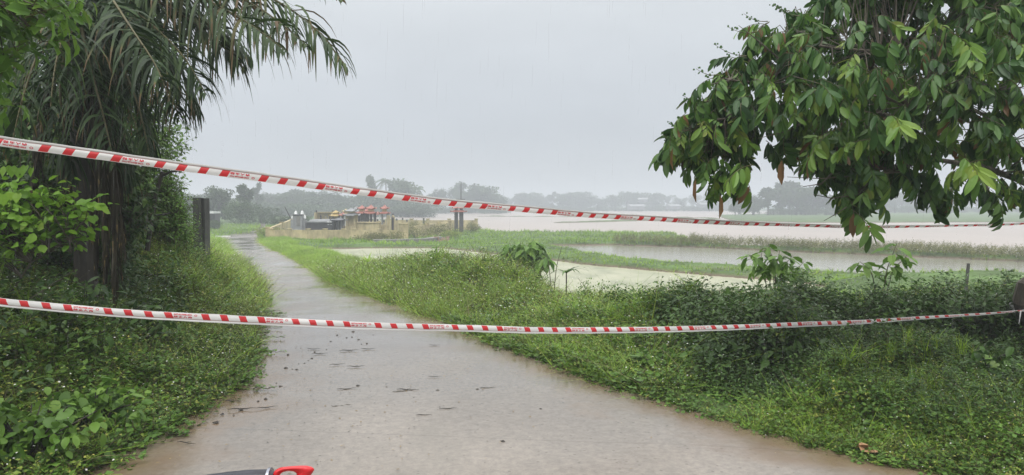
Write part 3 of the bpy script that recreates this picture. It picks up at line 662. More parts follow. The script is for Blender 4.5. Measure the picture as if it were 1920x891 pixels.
# far houses
def house(px, base_py, Yd, w_, h_, label, rz=.2):
    w_ *= .6; h_ *= .6; wm = M_greystone
    x = (px - 960) / FPX * Yd; z0 = CZ - (base_py - HOR) / FPX * Yd
    e = empty('village_house', (x, Yd, z0), label, 'house', 'far village houses'); mb = MB(); box(mb, (x, Yd, z0 + h_ * .3), (w_, 6, h_ * .6), rz); mb.build('wall', wm, e)
    mb = MB(); c, s = math.cos(rz), math.sin(rz); W2, D2 = w_ / 2 + .4, 3.5
    V = np.array([(-W2, -D2, 0), (W2, -D2, 0), (W2, D2, 0), (-W2, D2, 0), (-W2, 0, h_ * .4), (W2, 0, h_ * .4)]) @ np.array([[c, s, 0], [-s, c, 0], [0, 0, 1]]) + np.array([x, Yd, z0 + h_ * .6 + .003])
    mb.add(V, [(0, 1, 5), (0, 5, 4), (2, 3, 4), (2, 4, 5), (0, 4, 3), (1, 2, 5), (0, 3, 2), (0, 2, 1)]); mb.build('roof', M_greystone, e)
    mb = MB(); box(mb, (x - s * -3.03, Yd - c * 3.03, z0 + h_ * .25), (1.2, .08, h_ * .4), rz); mb.build('door', M_greyconc, e)
house(1192, 393, 380, 12, 4.5, 'low pale roofed house at the left end of the far village'); house(1205, 379, 415, 8, 4, 'small pale house standing highest among the far shore trees', -.2)
house(1262, 392, 380, 9, 4, 'pale house in the middle of the far village'); house(1322, 389, 385, 11, 4, 'white roofed house at the right end of the far village', .1)


# ---------------------------------------------------------------- haze: even pale air round everything
hz = bpy.data.materials.new('haze_air'); hz.use_nodes = True; t = hz.node_tree; t.nodes.clear()
o_ = N(t, 'ShaderNodeOutputMaterial'); pv = N(t, 'ShaderNodeVolumePrincipled'); pv.inputs['Color'].default_value = (.90, .95, 1.0, 1); pv.inputs['Density'].default_value = .0027
pv.inputs['Anisotropy'].default_value = 0.0; t.links.new(pv.outputs[0], o_.inputs['Volume'])
mb = MB(); box(mb, (0, 480, 9.4), (1840, 1120, 23.6)); hzo = mb.build('haze', hz, loc=(0, 480, -2.4)); tag(hzo, kind='stuff')
#PART2
# ================================================================ cemetery
def curved_roof(mb, c, w_, d_, h_, flare=.25, n=8, rz=0, th=.06):
    g_ = np.linspace(-1, 1, n * 2 + 1); X_, Y_ = np.meshgrid(g_, g_); r_ = np.maximum(np.abs(X_), np.abs(Y_)); cor = np.abs(X_ * Y_)
    Z_ = h_ * (1 - r_) ** 1.35 + flare * h_ * cor ** 3
    top = np.stack([X_.ravel() * w_ / 2, Y_.ravel() * d_ / 2, Z_.ravel()], 1); bot = top - [0, 0, th]; m = n * 2 + 1
    ii, jj = np.meshgrid(np.arange(m - 1), np.arange(m - 1)); a = (jj * m + ii).ravel(); Q = np.stack([a, a + 1, a + m + 1, a + m], 1)
    cs, sn = math.cos(rz), math.sin(rz); Rz = np.array([[cs, sn, 0], [-sn, cs, 0], [0, 0, 1]])
    mb.addq(top @ Rz + np.array(c), Q); mb.addq(bot @ Rz + np.array(c), Q[:, ::-1])
    rim = [k for k in range(m)] + [k * m + m - 1 for k in range(1, m)] + [(m - 1) * m + k for k in range(m - 2, -1, -1)] + [k * m for k in range(m - 2, 0, -1)]
    L = len(rim); mb.addq(np.vstack([top[rim], bot[rim]]) @ Rz + np.array(c), [(k, (k + 1) % L, (k + 1) % L + L, k + L) for k in range(L)][::-1])
def gpos(px, Yd): x = (px - 960) / FPX * Yd; return x, Yd, float(gz(x, Yd))
def zpx(py, Yd): return CZ + (HOR - py) / FPX * Yd
def wpx(n, Yd): return n / FPX * Yd
def wallseg(name, p0, p1, h0, h1, th, label, group, posts=(), post_m=M_cream, base=None, ph=.18, pw=.32):
    (x0, y0), (x1, y1) = p0, p1; L = math.hypot(x1 - x0, y1 - y0); a = math.atan2(y1 - y0, x1 - x0)
    zb = min(float(gz(x0, y0)), float(gz(x1, y1))) - .3 if base is None else base
    e = empty(name, ((x0 + x1) / 2, (y0 + y1) / 2, zb), label, 'wall', group)
    mb = MB(); n = max(2, int(L / .5)); tt = np.linspace(0, 1, n + 1); nx_, ny_ = -math.sin(a) * th / 2, math.cos(a) * th / 2
    hs = h0 + (h1 - h0) * tt + .03 * (vnoise(tt * 11, tt * 0, 4) - .5)
    V = []
    for t_, h_ in zip(tt, hs):
        x, y = x0 + (x1 - x0) * t_, y0 + (y1 - y0) * t_
        V += [(x - nx_, y - ny_, zb), (x - nx_, y - ny_, h_), (x + nx_, y + ny_, h_), (x + nx_, y + ny_, zb)]
    Q = []
    for k in range(n):
        for q in range(4): Q.append((4 * k + q, 4 * k + 4 + q, 4 * k + 4 + (q + 1) % 4, 4 * k + (q + 1) % 4))
    Q += [(0, 1, 2, 3), (4 * n + 3, 4 * n + 2, 4 * n + 1, 4 * n)]
    mb.addq(V, Q); mb.build('wall_panel', M_cream, e)
    mb = MB()
    for t_ in (np.linspace(0, 1, 2)): pass
    for pt in posts:
        x, y = x0 + (x1 - x0) * pt, y0 + (y1 - y0) * pt; h_ = h0 + (h1 - h0) * pt + ph; mb = MB()
        box(mb, (x, y, (zb + h_) / 2), (pw, pw, h_ - zb), a); box(mb, (x, y, h_ + .035), (pw + .1, pw + .1, .066), a); mb.build('pillar', post_m, e)
    return e
YF = 62.0; xa = (506 - 960) / FPX * YF; xb = (757 - 960) / FPX * YF
wallseg('cemetery_wall', (xa, YF), (xb, YF + 1.5), zpx(431, YF), zpx(432, YF + 1.5), .22, 'long weathered cream wall along the front of the cemetery', None, [0.006, .14, .275, .40, .535, .61, .8, .99], ph=.05)
xc = (548 - 960) / FPX * 82
wallseg('cemetery_wall', (xa - .3, YF + .3), (xc, 82), zpx(429, YF), zpx(411, 82), .22, 'cream side wall running back from the left corner of the cemetery', None, [.0, .5, 1], ph=.06)
xd = (893 - 960) / FPX * 84
wallseg('cemetery_wall', (xc + 1, 88), (xd, 86), zpx(413, 88), zpx(413, 86), .2, 'low cream rear wall of the cemetery in front of the flood water', None, [.3, .45, .6, .7, .83, .995], ph=.12)
xe = (765 - 960) / FPX * 65
wallseg('cemetery_wall', (xe + .6, 66), ((845 - 960) / FPX * 74, 74), zpx(423, 66), zpx(418, 74), .18, 'ruined low cream wall half hidden by brown scrub beside the block', None, [.3, .62, .98], ph=.12, pw=.26)
# cream end block
x, y, z = gpos(757, 63.2); mb = MB(); box(mb, (x, y, (zpx(420, 63.2) + z - .2) / 2), (wpx(17, 63), .7, zpx(420, 63.2) - z + .2), .05)
e = empty('gate_pillar', (x, y, z), 'plain cream block pillar ending the front wall of the cemetery', 'pillar'); mb.build('shaft', M_cream, e)
mb = MB(); box(mb, (x, y, zpx(420, 63.2) + .03), (wpx(18.5, 63), .78, .055), .05); mb.build('cap', M_cream, e)
# grey domed tomb
Yd = 66; x, y, z = gpos(560.5, Yd); e = empty('domed_tomb', (x, y, z), 'grey stone tomb with four small white domes behind the left end of the wall', 'tomb')
k = wpx(1, Yd); mb = MB(); zt = zpx(404, Yd); box(mb, (x, y, (z - .2 + zt) / 2), (18 * k, .9, zt - z + .2)); box(mb, (x, y + .02, (z - .2 + zpx(412, Yd)) / 2), (27 * k, .7, zpx(412, Yd) - z + .2))
mb.build('tomb_body', M_greystone, e); mb = MB(); box(mb, (x + 1.5 * k, y - .456, zpx(415, Yd)), (7 * k, .02, 18 * k)); mb.build('tomb_panel', M_greyconc, e)
mb = MB(); box(mb, (x, y, zt + .04), (19 * k, 1.0, .078)); mb.build('tomb_cap', M_black, e)
for dx, top, r_ in ((-5.5, 404, 3), (6.5, 404, 3), (-11.5, 412, 2.6), (11, 412, 2.6)):
    mb = MB(); zz = zpx(top, Yd) + .08; lathe(mb, (x + dx * k, y - .02, zz), [(.001, 0), (r_ * k * 1.1, 0), (r_ * k * 1.1, .05), (r_ * k, .07), (r_ * k * .95, .16), (r_ * k * .6, .27), (r_ * k * .15, .33), (r_ * k * .1, .40), (.001, .42)]); mb.build('dome', M_white, e, True)
# black long tomb
Yd = 66; x, y, z = gpos(603, Yd); e = empty('granite_tomb', (x, y, z), 'long low black granite tomb with a pale sloping lid behind the front wall', 'tomb'); k = wpx(1, Yd)
zt = zpx(417, Yd); mb = MB(); box(mb, (x, y, (z - .2 + zt) / 2), (50 * k, 1.6, zt - z + .2)); mb.build('tomb_body', M_black, e)
mb = MB(); box(mb, (x, y, zt + .05), (47 * k, 1.9, .096)); box(mb, (x + 2 * k, y, zt + .19), (46 * k, 1.3, .18), taper=.8); mb.build('tomb_lid', M_greystone, e)
mb = MB(); 
for dx in (17, 22): box(mb, (x + dx * k, y - .83, zt - .18), (3 * k, .05, .05)); box(mb, (x + dx * k, y - .97, zt + .05), (3.4 * k, .05, .06))
mb.build('ornament', M_white, e)
# cream arched tomb
Yd = 76; x, y, z = gpos(609, Yd); k = wpx(1, Yd); e = empty('arched_tomb', (x, y, z), 'cream walled tomb with dark pointed ornaments on top behind the black tomb', 'tomb')
mb = MB(); zt = zpx(399, Yd); box(mb, (x, y + .6, (z + zt) / 2), (33 * k, .25, zt - z)); box(mb, (x - 15.5 * k, y, (z + zt) / 2), (2.5 * k, 1.2, zt - z + .05)); box(mb, (x + 15.5 * k, y, (z + zt) / 2), (2.5 * k, 1.2, zt - z + .05)); box(mb, (x, y + .5, zt + .04), (34 * k, .6, .08)); mb.build('tomb_wall', M_cream, e)
for dx in (-9, 8): mb = MB(); lathe(mb, (x + dx * k, y + .35, zpx(411, Yd)), [(.001, 0), (.09, .0), (.06, .15), (.10, .3), (.04, .42), (.001, .5)], 8); mb.build('urn', M_black, e, True)
for dx in (-15.5, 15.5): mb = MB(); lathe(mb, (x + dx * k, y, zt + .03), [(.001, 0), (.1, 0), (.05, .08), (.09, .15), (.001, .28)], 8); mb.build('finial', M_black, e, True)
mb = MB(); 
th = np.linspace(0, math.pi, 9); tube(mb, np.stack([x + np.cos(th) * 3.4 * k, np.full(9, y + .42), zpx(411, Yd) + np.sin(th) * .42], 1), .04, 5); mb.build('arch', M_greyconc, e)
# shrine pavilions
def pavilion(name, px, Yd, wp, top, base, roofs, rm, cm, label, group=None, cols=2, colw=2.6, bodym=None):
    x, y, z = gpos(px, Yd); k = wpx(1, Yd); e = empty(name, (x, y, z), label, 'shrine', group)
    zb = zpx(base, Yd); zr0 = zpx(roofs[0][0], Yd)
    mb = MB(); box(mb, (x, y, (z - .2 + zb) / 2), (wp * k * 1.05, wp * k, zb - z + .2)); mb.build('plinth', M_cream, e)
    for sx_ in np.linspace(-1, 1, cols):
        for sy_ in (-1, 1):
            mb = MB(); tube(mb, [(x + sx_ * wp * k * .4, y + sy_ * wp * k * .36, zb), (x + sx_ * wp * k * .4, y + sy_ * wp * k * .36, zr0 + .02)], colw * k * .5, 8); mb.build('column', cm, e)
    if bodym:
        mb = MB(); box(mb, (x, y + .1, (zb + zr0) / 2), (wp * k * .5, wp * k * .5, zr0 - zb)); mb.build('shrine_box', bodym, e)
    for i, (ry_, rw, rh) in enumerate(roofs):
        zz = zpx(ry_, Yd); mb = MB(); curved_roof(mb, (x, y, zz + .02), rw * k * 1.15, rw * k * 1.15, rh * k * 1.5, .45); mb.build('roof', rm, e, True)
        if i < len(roofs) - 1: mb = MB(); z2 = zpx(roofs[i + 1][0], Yd); box(mb, (x, y, (zz + z2) / 2 + rh * k * .3), (rw * k * .45, rw * k * .45, z2 - zz)); mb.build('roof_drum', M_cream, e)
        else: mb = MB(); lathe(mb, (x, y, zz + rh * k * .96), [(.04, 0), (.03, .04), (.045, .07), (.001, .13)], 8); mb.build('finial', rm, e, True)
    return e
Yd = 72
pavilion('shrine_pavilion', 679, 73, 15, 387, 418, [(400, 19, 4.5), (391.5, 14, 4.5)], M_redtile, M_conc, 'two tier red roofed shrine, leftmost of the red roofed row', 'red roofed shrines', 3, bodym=M_greyconc)
pavilion('shrine_pavilion', 696, 72, 17, 387, 418, [(400.5, 22, 5), (391.5, 16, 5)], M_redtile, M_conc, 'two tier red roofed shrine in the middle of the red roofed row', 'red roofed shrines', 3)
pavilion('shrine_pavilion', 721.5, 70, 12, 387, 421, [(400.5, 17, 4.5), (391.5, 13.5, 5)], M_redtile, M_greystone, 'slim two tier red roofed shrine standing alone right of the paired ones', 'red roofed shrines', 2)
pavilion('shrine_pavilion', 659, 68, 18, 390, 424, [(404, 25, 5), (396, 20, 4)], M_greystone, M_cream, 'mossy cream shrine with a pale grey double roof left of the red roofs', None, 2, 4, M_cream)
pavilion('shrine_pavilion', 630, 72, 15, 395, 420, [(405, 20, 4), (399, 12, 3)], noisecol('ochre_tiles', [(.3, (.30, .22, .08)), (.7, (.50, .38, .16))], 4, 6, .7), M_conc, 'small ochre roofed shrine just behind the right end of the black tomb', None, 2, 3, M_cream)
pavilion('shrine_pavilion', 636, 66, 19, 408, 431, [(413, 25, 3)], M_black, M_conc, 'low flat black roofed shrine on dark columns right of the black tomb', None, 4, 2.2, M_greystone)
pavilion('shrine_pavilion', 649, 76, 13, 395, 420, [(402, 17, 4), (396.5, 12, 3)], M_cream, M_cream, 'small cream roofed shrine behind the black roofed one', None, 2, 3, M_cream)
pavilion('shrine_pavilion', 669, 76, 12, 389, 417, [(398, 15, 3.5), (392, 10, 3.5)], M_greystone, M_white, 'thin shrine with white columns squeezed in left of the red roofed row', None, 2, 1.8, M_cream)
pavilion('shrine_pavilion', 708, 78, 9, 393, 414, [(402, 12, 3.5)], M_redtile, M_white, 'lower red roofed shrine with white columns in the gap of the red roofed row', None, 2, 1.8)
pavilion('shrine_pavilion', 688, 79, 8, 390, 414, [(396, 11, 4)], M_redtile, M_conc, 'red roof tip showing between the two leftmost red roofed shrines', None, 2, 1.8, M_greyconc)
pavilion('shrine_pavilion', 643, 70, 9, 397, 424, [(404, 12, 4)], M_redtile, M_white, 'narrow mossy shrine with white columns between the ochre and grey roofs', None, 2, 1.8, M_greystone)
# cream stele + arch right of the slim shrine
x, y, z = gpos(728.5, 69); mb = MB(); box(mb, (x, y, (z + zpx(404, 69)) / 2), (wpx(6, 69), .3, zpx(404, 69) - z)); o = mb.build('stele', M_cream); tag(o, 'tall plain cream slab standing right against the slim red roofed shrine', 'gravestone')
x, y, z = gpos(737, 71); e = empty('arched_shrine', (x, y, z), 'dark arched niche with a ball finial right of the cream slab', 'shrine'); k = wpx(1, 71)
mb = MB(); box(mb, (x, y, (z + zpx(407, 71)) / 2), (6 * k, .4, zpx(407, 71) - z)); th = np.linspace(0, math.pi, 9); lathe(mb, (x, y, zpx(407, 71)), [(3 * k, 0), (2.4 * k, .1), (1.2 * k, .18), (.001, .2)], 10); mb.build('niche_body', M_cream, e)
mb = MB(); box(mb, (x, y - .215, (z + zpx(408, 71)) / 2 + .2), (3.6 * k, .02, zpx(410, 71) - z - .3)); mb.build('niche', M_black, e)
mb = MB(); lathe(mb, (x, y, zpx(404, 71) + .02), [(.001, 0), (.08, .03), (.1, .1), (.06, .18), (.001, .22)], 8); mb.build('finial', M_black, e, True)
labs = ['small cream grave post with a dark knob left of the slim shrine', 'small cream grave post with a dark knob under the slim shrine', 'small dark knobbed grave post first to the right of the arched niche', 'small dark knobbed grave post second to the right of the arched niche', 'small mossy grave post nearest the ruined wall']
for i, (px, top) in enumerate([(708, 411), (720, 413), (744, 410), (755, 409), (763, 412)]):
    x, y, z = gpos(px, 74 - 3 * (i == 1)); Yq = y; e = empty('grave_post', (x, y, z), labs[i], 'gravestone'); k = wpx(1, Yq)
    mb = MB(); box(mb, (x, y, (z + zpx(top + 4, Yq)) / 2), (4 * k, .25, zpx(top + 4, Yq) - z)); mb.build('shaft', M_cream, e)
    mb = MB(); lathe(mb, (x, y, zpx(top + 4, Yq)), [(.001, 0), (.1, .02), (.07, .08), (.09, .16), (.001, .26)], 8); mb.build('knob', M_black, e, True)
x, y, z = gpos(794.5, 80); mb = MB(); tube(mb, [(x, y, z), (x, y, zpx(409, 80))], [.09, .1], 8); o = mb.build('marker_post', M_black); tag(o, 'small black marker post sticking up in front of the rear wall', 'post')
# low cream tomb plinths among the scrub
labs = ['low cream tomb block left of the post with the dark knob, behind scrub', 'low cream tomb block in the scrub midway to the twin pillars', 'pale tomb slab just left of the twin pillars', 'cream tomb ledge below the red roofed row']
for (px, wp, top, Yq), lb in zip([(777, 14, 425, 72), (800, 22, 421, 76), (838, 20, 419, 78), (690, 44, 418, 68.5)], labs):
    x, y, z = gpos(px, Yq); mb = MB(); zt = zpx(top, Yq); box(mb, (x, y, (z - .1 + zt) / 2), (wpx(wp, Yq), 1.2, zt - z + .1)); box(mb, (x, y, zt + .04), (wpx(wp, Yq) + .15, 1.35, .078)); o = mb.build('tomb_block', M_cream); tag(o, lb, 'tomb')
# twin pillar gate
for px, lb, wd in ((855.5, 'dark pillar with a red tiled cap, left one of the twin gate', 6.5), (865, 'thicker dark pillar with a red tiled cap, right one of the twin gate', 7.5)):
    Yq = 80 if px < 860 else 78.5; x, y, z = gpos(px, Yq); k = wpx(1, Yq); e = empty('gate_tower', (x, y, z), lb, 'gate pillar', 'twin gate pillars')
    mb = MB(); zt = zpx(397, Yq); box(mb, (x, y, (z - .3 + zt) / 2), (wd * k, wd * k, zt - z + .3)); mb.build('shaft', M_conc, e)
    mb = MB(); curved_roof(mb, (x, y, zt + .01), 21 * k, 21 * k, 4.5 * k, .5); mb.build('roof', M_redtile, e, True)
    mb = MB(); box(mb, (x, y, zt + 5 * k), (5.5 * k, 5.5 * k, 4 * k)); mb.build('roof_drum', M_conc, e)
    mb = MB(); curved_roof(mb, (x, y, zt + 7 * k), 15 * k, 15 * k, 3.6 * k, .5); mb.build('roof', M_redtile, e, True)
    mb = MB(); lathe(mb, (x, y, zt + 10.5 * k), [(.06, 0), (.1, .1), (.05, .2), (.08, .3), (.001, .55)], 8); mb.build('finial', M_conc, e, True)
x, y, z = gpos(864, 100); mb = MB(); tube(mb, [(x, y, z), (x + .05, y, zpx(344, 100))], [.09, .05], 6); e = empty('utility_pole', (x, y, z), 'thin dark pole rising behind the twin pillar gate', 'pole'); mb.build('pole', M_conc, e)
mb = MB(); box(mb, (x, y - .1, zpx(374, 100)), (1.2, .08, .08)); mb.build('crossarm', M_conc, e)
x0 = P(534, 388, 70); x1 = P(547, 413, 70); mb = MB(); tube(mb, [x1, x0], [.05, .035], 5); tag(mb.build('leaning_stick', M_wood), 'dark stick leaning left above the corner of the cemetery wall', 'stick')
# flat concrete path edge and rubble in front of the cemetery
x0 = Pz(690, 452, .78); mb = MB(); pts = [Pz(700, 450, .72), Pz(760, 449.5, .72), Pz(805, 448, .74), Pz(822, 444, .8)]
for a_, b_ in zip(pts[:-1], pts[1:]):
    m_ = (a_ + b_) / 2; L = np.linalg.norm((b_ - a_)[:2]); box(mb, (m_[0], m_[1], m_[2] - .1), (L + .02, .8, .28), math.atan2(b_[1] - a_[1], b_[0] - a_[0]))
tag(mb.build('concrete_edging', M_greyconc), 'thin pale concrete edging strip below the scrub in front of the cemetery', 'edging')
# brown scrub in front of the right part of the wall: shrubs
def shrub_clump(px, Yq, wd_, h_, label, m=M_scrub, n=900, group=None, size=.11, cat='shrub', name='shrub', base=0):
    x, y, z = gpos(px, Yq); e = empty(name, (x, y, z), label, cat, group)
    bl = [(x + random.uniform(-.32, .32) * wd_, y + random.uniform(-.3, .3) * wd_ * .6, z + base + h_ * random.uniform(.25, .62), wd_ * random.uniform(.16, .28), wd_ * .22, h_ * random.uniform(.22, .36)) for _ in range(9)]
    mb = MB()
    for b_ in bl[:7]: tube(mb, [(x + (b_[0] - x) * .2, y + (b_[1] - y) * .2, z - .1), (x + (b_[0] - x) * .5, y + (b_[1] - y) * .5, (z + b_[2]) / 2), b_[:3]], [.02, .013, .005], 4)
    mb.build('stems', M_wood, e); crown('foliage', bl, n, size, m, e, .7, .55); return e
for i, (px, Yq, wd_, h_, lb) in enumerate([(700, 60.5, 3.6, .85, 'grey green scrub bush in front of the cemetery wall, left of three'), (735, 60, 3.2, 1.0, 'darker scrub bush in front of the cemetery wall, middle of three'), (782, 64, 3.6, 1.25, 'tall brown scrub right of the cream block pillar'), (812, 68, 4, 1.4, 'brown scrub hiding the ruined wall'), (845, 66, 3, .9, 'low green bush below the twin pillar gate'), (880, 78, 2.6, 1.3, 'brown scrub right beside the twin pillars'), (785, 72, 2.2, 1.7, 'spindly dark bush in front of the black marker post'), (690, 63.8, 2.4, .8, 'weeds growing over the top of the front wall'), (500, 66, 3.0, 1.2, 'green bush against the left corner of the cemetery wall')]):
    shrub_clump(px, Yq, wd_, h_, lb, M_scrub if i not in (4, 8) else M_weed, 1100, None, .13)
# rubble
x, y, z = gpos(826, 60); mb = MB()
for k in range(26): box(mb, (x + random.uniform(-.6, .6), y + random.uniform(-.4, .4), z + random.uniform(0, .3)), [random.uniform(.08, .28) for _ in range(3)], random.uniform(0, 3))
tag(mb.build('rubble_heap', noisecol('brick_rubble', [(.3, (.22, .14, .10)), (.7, (.42, .30, .22))], 3)), 'small heap of brick rubble at the right end of the concrete edging', 'rubble')

# ================================================================ left side: post, fence, leaning pole
Yq = 16; x, y, z = gpos(376, Yq); k = wpx(1, Yq); zt = zpx(371, Yq); e = empty('concrete_post', (x, y, z), 'weathered dark concrete gate post rising from the weeds on the left', 'post')
mb = MB(); box(mb, (x - 4.5 * k, y, (z - .3 + zt) / 2), (15 * k, .24, zt - z + .3), .25); mb.build('post_panel', M_conc, e)
mb = MB(); box(mb, (x + 6.5 * k, y + .05, (z - .3 + zt - .01) / 2), (9.5 * k, .2, zt - z + .29), -.15); mb.build('post_shaft', M_greyconc if False else M_conc, e)
for px, tp, Yq, lb in ((232, 428, 11, 'short dark fence post in the weeds behind the dead palm fronds'), (242, 436, 12.5, 'second short fence post just right of the dead palm fronds')):
    x, y, z = gpos(px, Yq); mb = MB(); tube(mb, [(x, y, z - .2), (x + .02, y, zpx(tp, Yq))], [.07, .06], 7); tag(mb.build('fence_post', M_wood), lb, 'post')
Yq = 10.5; mb = MB(); tube(mb, [P(276, 470, Yq), P(282, 425, Yq), P(291, 370, Yq), P(305, 322, Yq)], [.035, .033, .03, .025], 7)
e = empty('leaning_pole', P(276, 470, Yq), 'dark slanting pole with a crooked side branch in front of the left shrubs', 'pole'); mb.build('pole', M_wood, e)
mb = MB(); tube(mb, [P(303, 330, Yq), P(320, 322, Yq - .1), P(343, 319, Yq - .2)], [.02, .016, .012], 5); mb.build('branch', M_wood, e); mb = MB(); tube(mb, [P(292, 372, Yq), P(270, 366, Yq), P(255, 364, Yq)], [.012, .01, .008], 5); mb.build('branch', M_wood, e); mb = MB(); tube(mb, [P(286, 405, Yq), P(305, 402, Yq - .1), P(318, 400, Yq)], [.012, .01, .008], 5); mb.build('branch', M_wood, e)
# white slab/roof far left of bend
shrub_clump(388, 14.3, 1.2, .85, 'leafy weeds hiding the foot of the concrete post', M_weed, 1500, None, .05)
shrub_clump(338, 13.6, 1.3, 1.3, 'pale green bush just left of the concrete post foot', M_creep, 1700, None, .06, 'bush')
Yq = 90; x, y, z = gpos(397, Yq); mb = MB(); box(mb, (x, y, zpx(398.5, Yq)), (wpx(20, Yq), 3, .22), .1); e = empty('field_shed', (x, y, z), 'low shed with a thin white roof edge right of the concrete post', 'shed'); mb.build('roof', M_white, e)
mb = MB(); box(mb, (x, y + .3, (z + zpx(400, Yq)) / 2 - .02), (wpx(17, Yq), 2.2, zpx(400, Yq) - z), .1); mb.build('wall', M_conc, e)
x, y, z = gpos(424, 66); mb = MB(); box(mb, (x - .3, y, z + .08), (1.2, .4, .16), .1); tag(mb.build('kerb_stone', M_white), 'pale flat stone lying at the left road edge by the far bend', 'stone')

# ================================================================ trees on the left
def px_poly_sample(poly_, n):
    p = np.array(poly_, float); x0, y0 = p.min(0); x1, y1 = p.max(0); o = []
    while len(o) < n:
        q = rng.uniform([x0, y0], [x1, y1], (n * 2, 2)); ins = np.zeros(len(q), bool)
        for i in range(len(p)):
            a, b_ = p[i], p[(i + 1) % len(p)]; ins ^= ((a[1] > q[:, 1]) != (b_[1] > q[:, 1])) & (q[:, 0] < (b_[0] - a[0]) * (q[:, 1] - a[1]) / (b_[1] - a[1] + 1e-12) + a[0])
        o += list(q[ins])
    return np.array(o[:n])
def volume_pts(poly_, n, Y0, Y1, edge=True):
    q = px_poly_sample(poly_, n); p = np.array(poly_, float); Ym = (Y0 + Y1) / 2
    dmin = np.full(n, 1e9)
    for i in range(len(p)):
        a, b_ = p[i], p[(i + 1) % len(p)]; e_ = b_ - a; t_ = np.clip(((q - a) @ e_) / (e_ @ e_), 0, 1); dmin = np.minimum(dmin, np.linalg.norm(q - a - t_[:, None] * e_, axis=1))
    half = (Y1 - Y0) / 2 * np.clip(dmin / 110, .25, 1); Yv = Ym + rng.uniform(-1, 1, n) * half
    return np.array([P(a, b_, c) for (a, b_), c in zip(q, Yv)])
def leafy_tree(name, poly_, n, Y0, Y1, trunk, limbs, lm, protos_, sc, label, cat='tree', twig_r=.006, dt=.14, tiltm=.3, trunk_r=.1, clump=.9, connect=1.0, cthr=.42, limb_r=.45):
    e = empty(name, trunk[0], label, cat); pts = volume_pts(poly_, int(n * 1.6), Y0, Y1)
    cn = fbm(pts[:, 0] * 1 + pts[:, 1] * .7, pts[:, 2] + pts[:, 1] * .6, clump, 71, 2); pts = pts[cn > cthr][:n]; n = len(pts)
    mb = MB(); tube(mb, trunk, np.linspace(trunk_r, trunk_r * .5, len(trunk)), 9)
    nodes = [np.array(q) for q in trunk[len(trunk) // 2:]]
    for li_, L in enumerate(limbs):
        L = np.array(L); tube(mb, L, np.linspace(trunk_r * limb_r * (1 if li_ < 1 else .6), trunk_r * .05, len(L)), 7)
        for a, b_ in zip(L[:-1], L[1:]):
            for t_ in np.linspace(0, 1, 5): nodes.append(a + (b_ - a) * t_)
    mb.build('trunk', M_bark, e); nd = np.array(nodes)
    mb = MB(); dirs = np.zeros((n, 3))
    for i, q in enumerate(pts):
        j = np.argmin(np.linalg.norm(nd - q, axis=1)); b_ = nd[j]; d = q - b_; dirs[i] = d / (np.linalg.norm(d) + 1e-6)
        if rng.random() < connect and np.linalg.norm(d) < 1.1 + 3 * (name != 'fruit_tree'):
            m_ = b_ + d * .5 + np.array([0, 0, .08 * np.linalg.norm(d)]); tube(mb, [b_, m_, q], [twig_r * 1.6, twig_r, twig_r * .6], 4, .9, False)
    if mb.V: mb.build('branches', M_bark, e)
    mb = MB(); yaw = np.arctan2(dirs[:, 1], dirs[:, 0]) + rng.normal(0, .7, n); zc = (pts[:, 2] - pts[:, 2].min()) / np.ptp(pts[:, 2])
    scatter(mb, protos_, pts, sc * rng.uniform(.75, 1.2, n), yaw=yaw, tilt=rng.normal(tiltm, .35, n), roll=rng.normal(0, .35, n), dt=dt)
    mb.build('foliage', lm, e, lm is M_tree); return e
def leafy_twig(n, L, lw, seed, arch=.5, hang=.9, leafL=.18, col=.4, jit=.16, alt=True):
    """a drooping spray: rachis along +x with long leaves hanging from it"""
    r = random.Random(seed); mb = MB(); ts = np.linspace(0, 1, 6); pts = np.stack([L * ts * (1 - .15 * ts), 0 * ts, -arch * L * ts ** 2], 1); tube(mb, pts, [.005, .004, .0035, .003, .0025, .002], 3, .9, False)
    base = col + r.gauss(0, .06)
    for i in range(n):
        t_ = .12 + .88 * (i + .5) / n; p = np.array([np.interp(t_, ts, pts[:, k]) for k in range(3)]); s = (-1) ** i if alt else 1
        V, F = leafr(leafL * r.uniform(.75, 1.2), leafL * lw, r.uniform(.02, .09), r.uniform(.05, .35))
        yaw = s * r.uniform(.5, 1.2); tilt = r.gauss(hang, .28)
        mb.add(rot1(V, yaw, tilt, r.uniform(-.7, .7)) + p, F, min(.84, max(0, base + r.gauss(0, jit))) if r.random() > .012 else .95)
    return mb.arrays()
# broadleaf tree behind the palm
small = [sprig(12, .35, .10, .055, .4, seed=300 + i, droop=.3) for i in range(6)]
leafy_tree('roadside_tree', [(-60, -120), (250, -120), (300, 40), (262, 150), (296, 212), (300, 236), (338, 258), (322, 282), (350, 300), (318, 318), (322, 345), (345, 372), (310, 400), (262, 430), (180, 440), (-60, 450)], 2600, 10.8, 15, [(-9.0, 13.2, 1.8), (-8.9, 13, 3.2), (-8.6, 13.1, 4.8), (-8.4, 13, 6.5)],
    [[(-8.9, 13, 3.0), (-7.6, 12.8, 3.8), (-6.7, 12.6, 4.1)], [(-8.8, 13, 4.0), (-7.9, 12.5, 4.8), (-7.0, 12.3, 5.2)], [(-8.6, 13.1, 4.6), (-9.8, 13.4, 5.6)], [(-8.9, 13, 3.2), (-10.2, 12.2, 3.6)]], M_left, small, 1.15, 'dense bright green leafy tree growing behind the drooping palm', twig_r=.008, trunk_r=.13, connect=.35, cthr=.38)
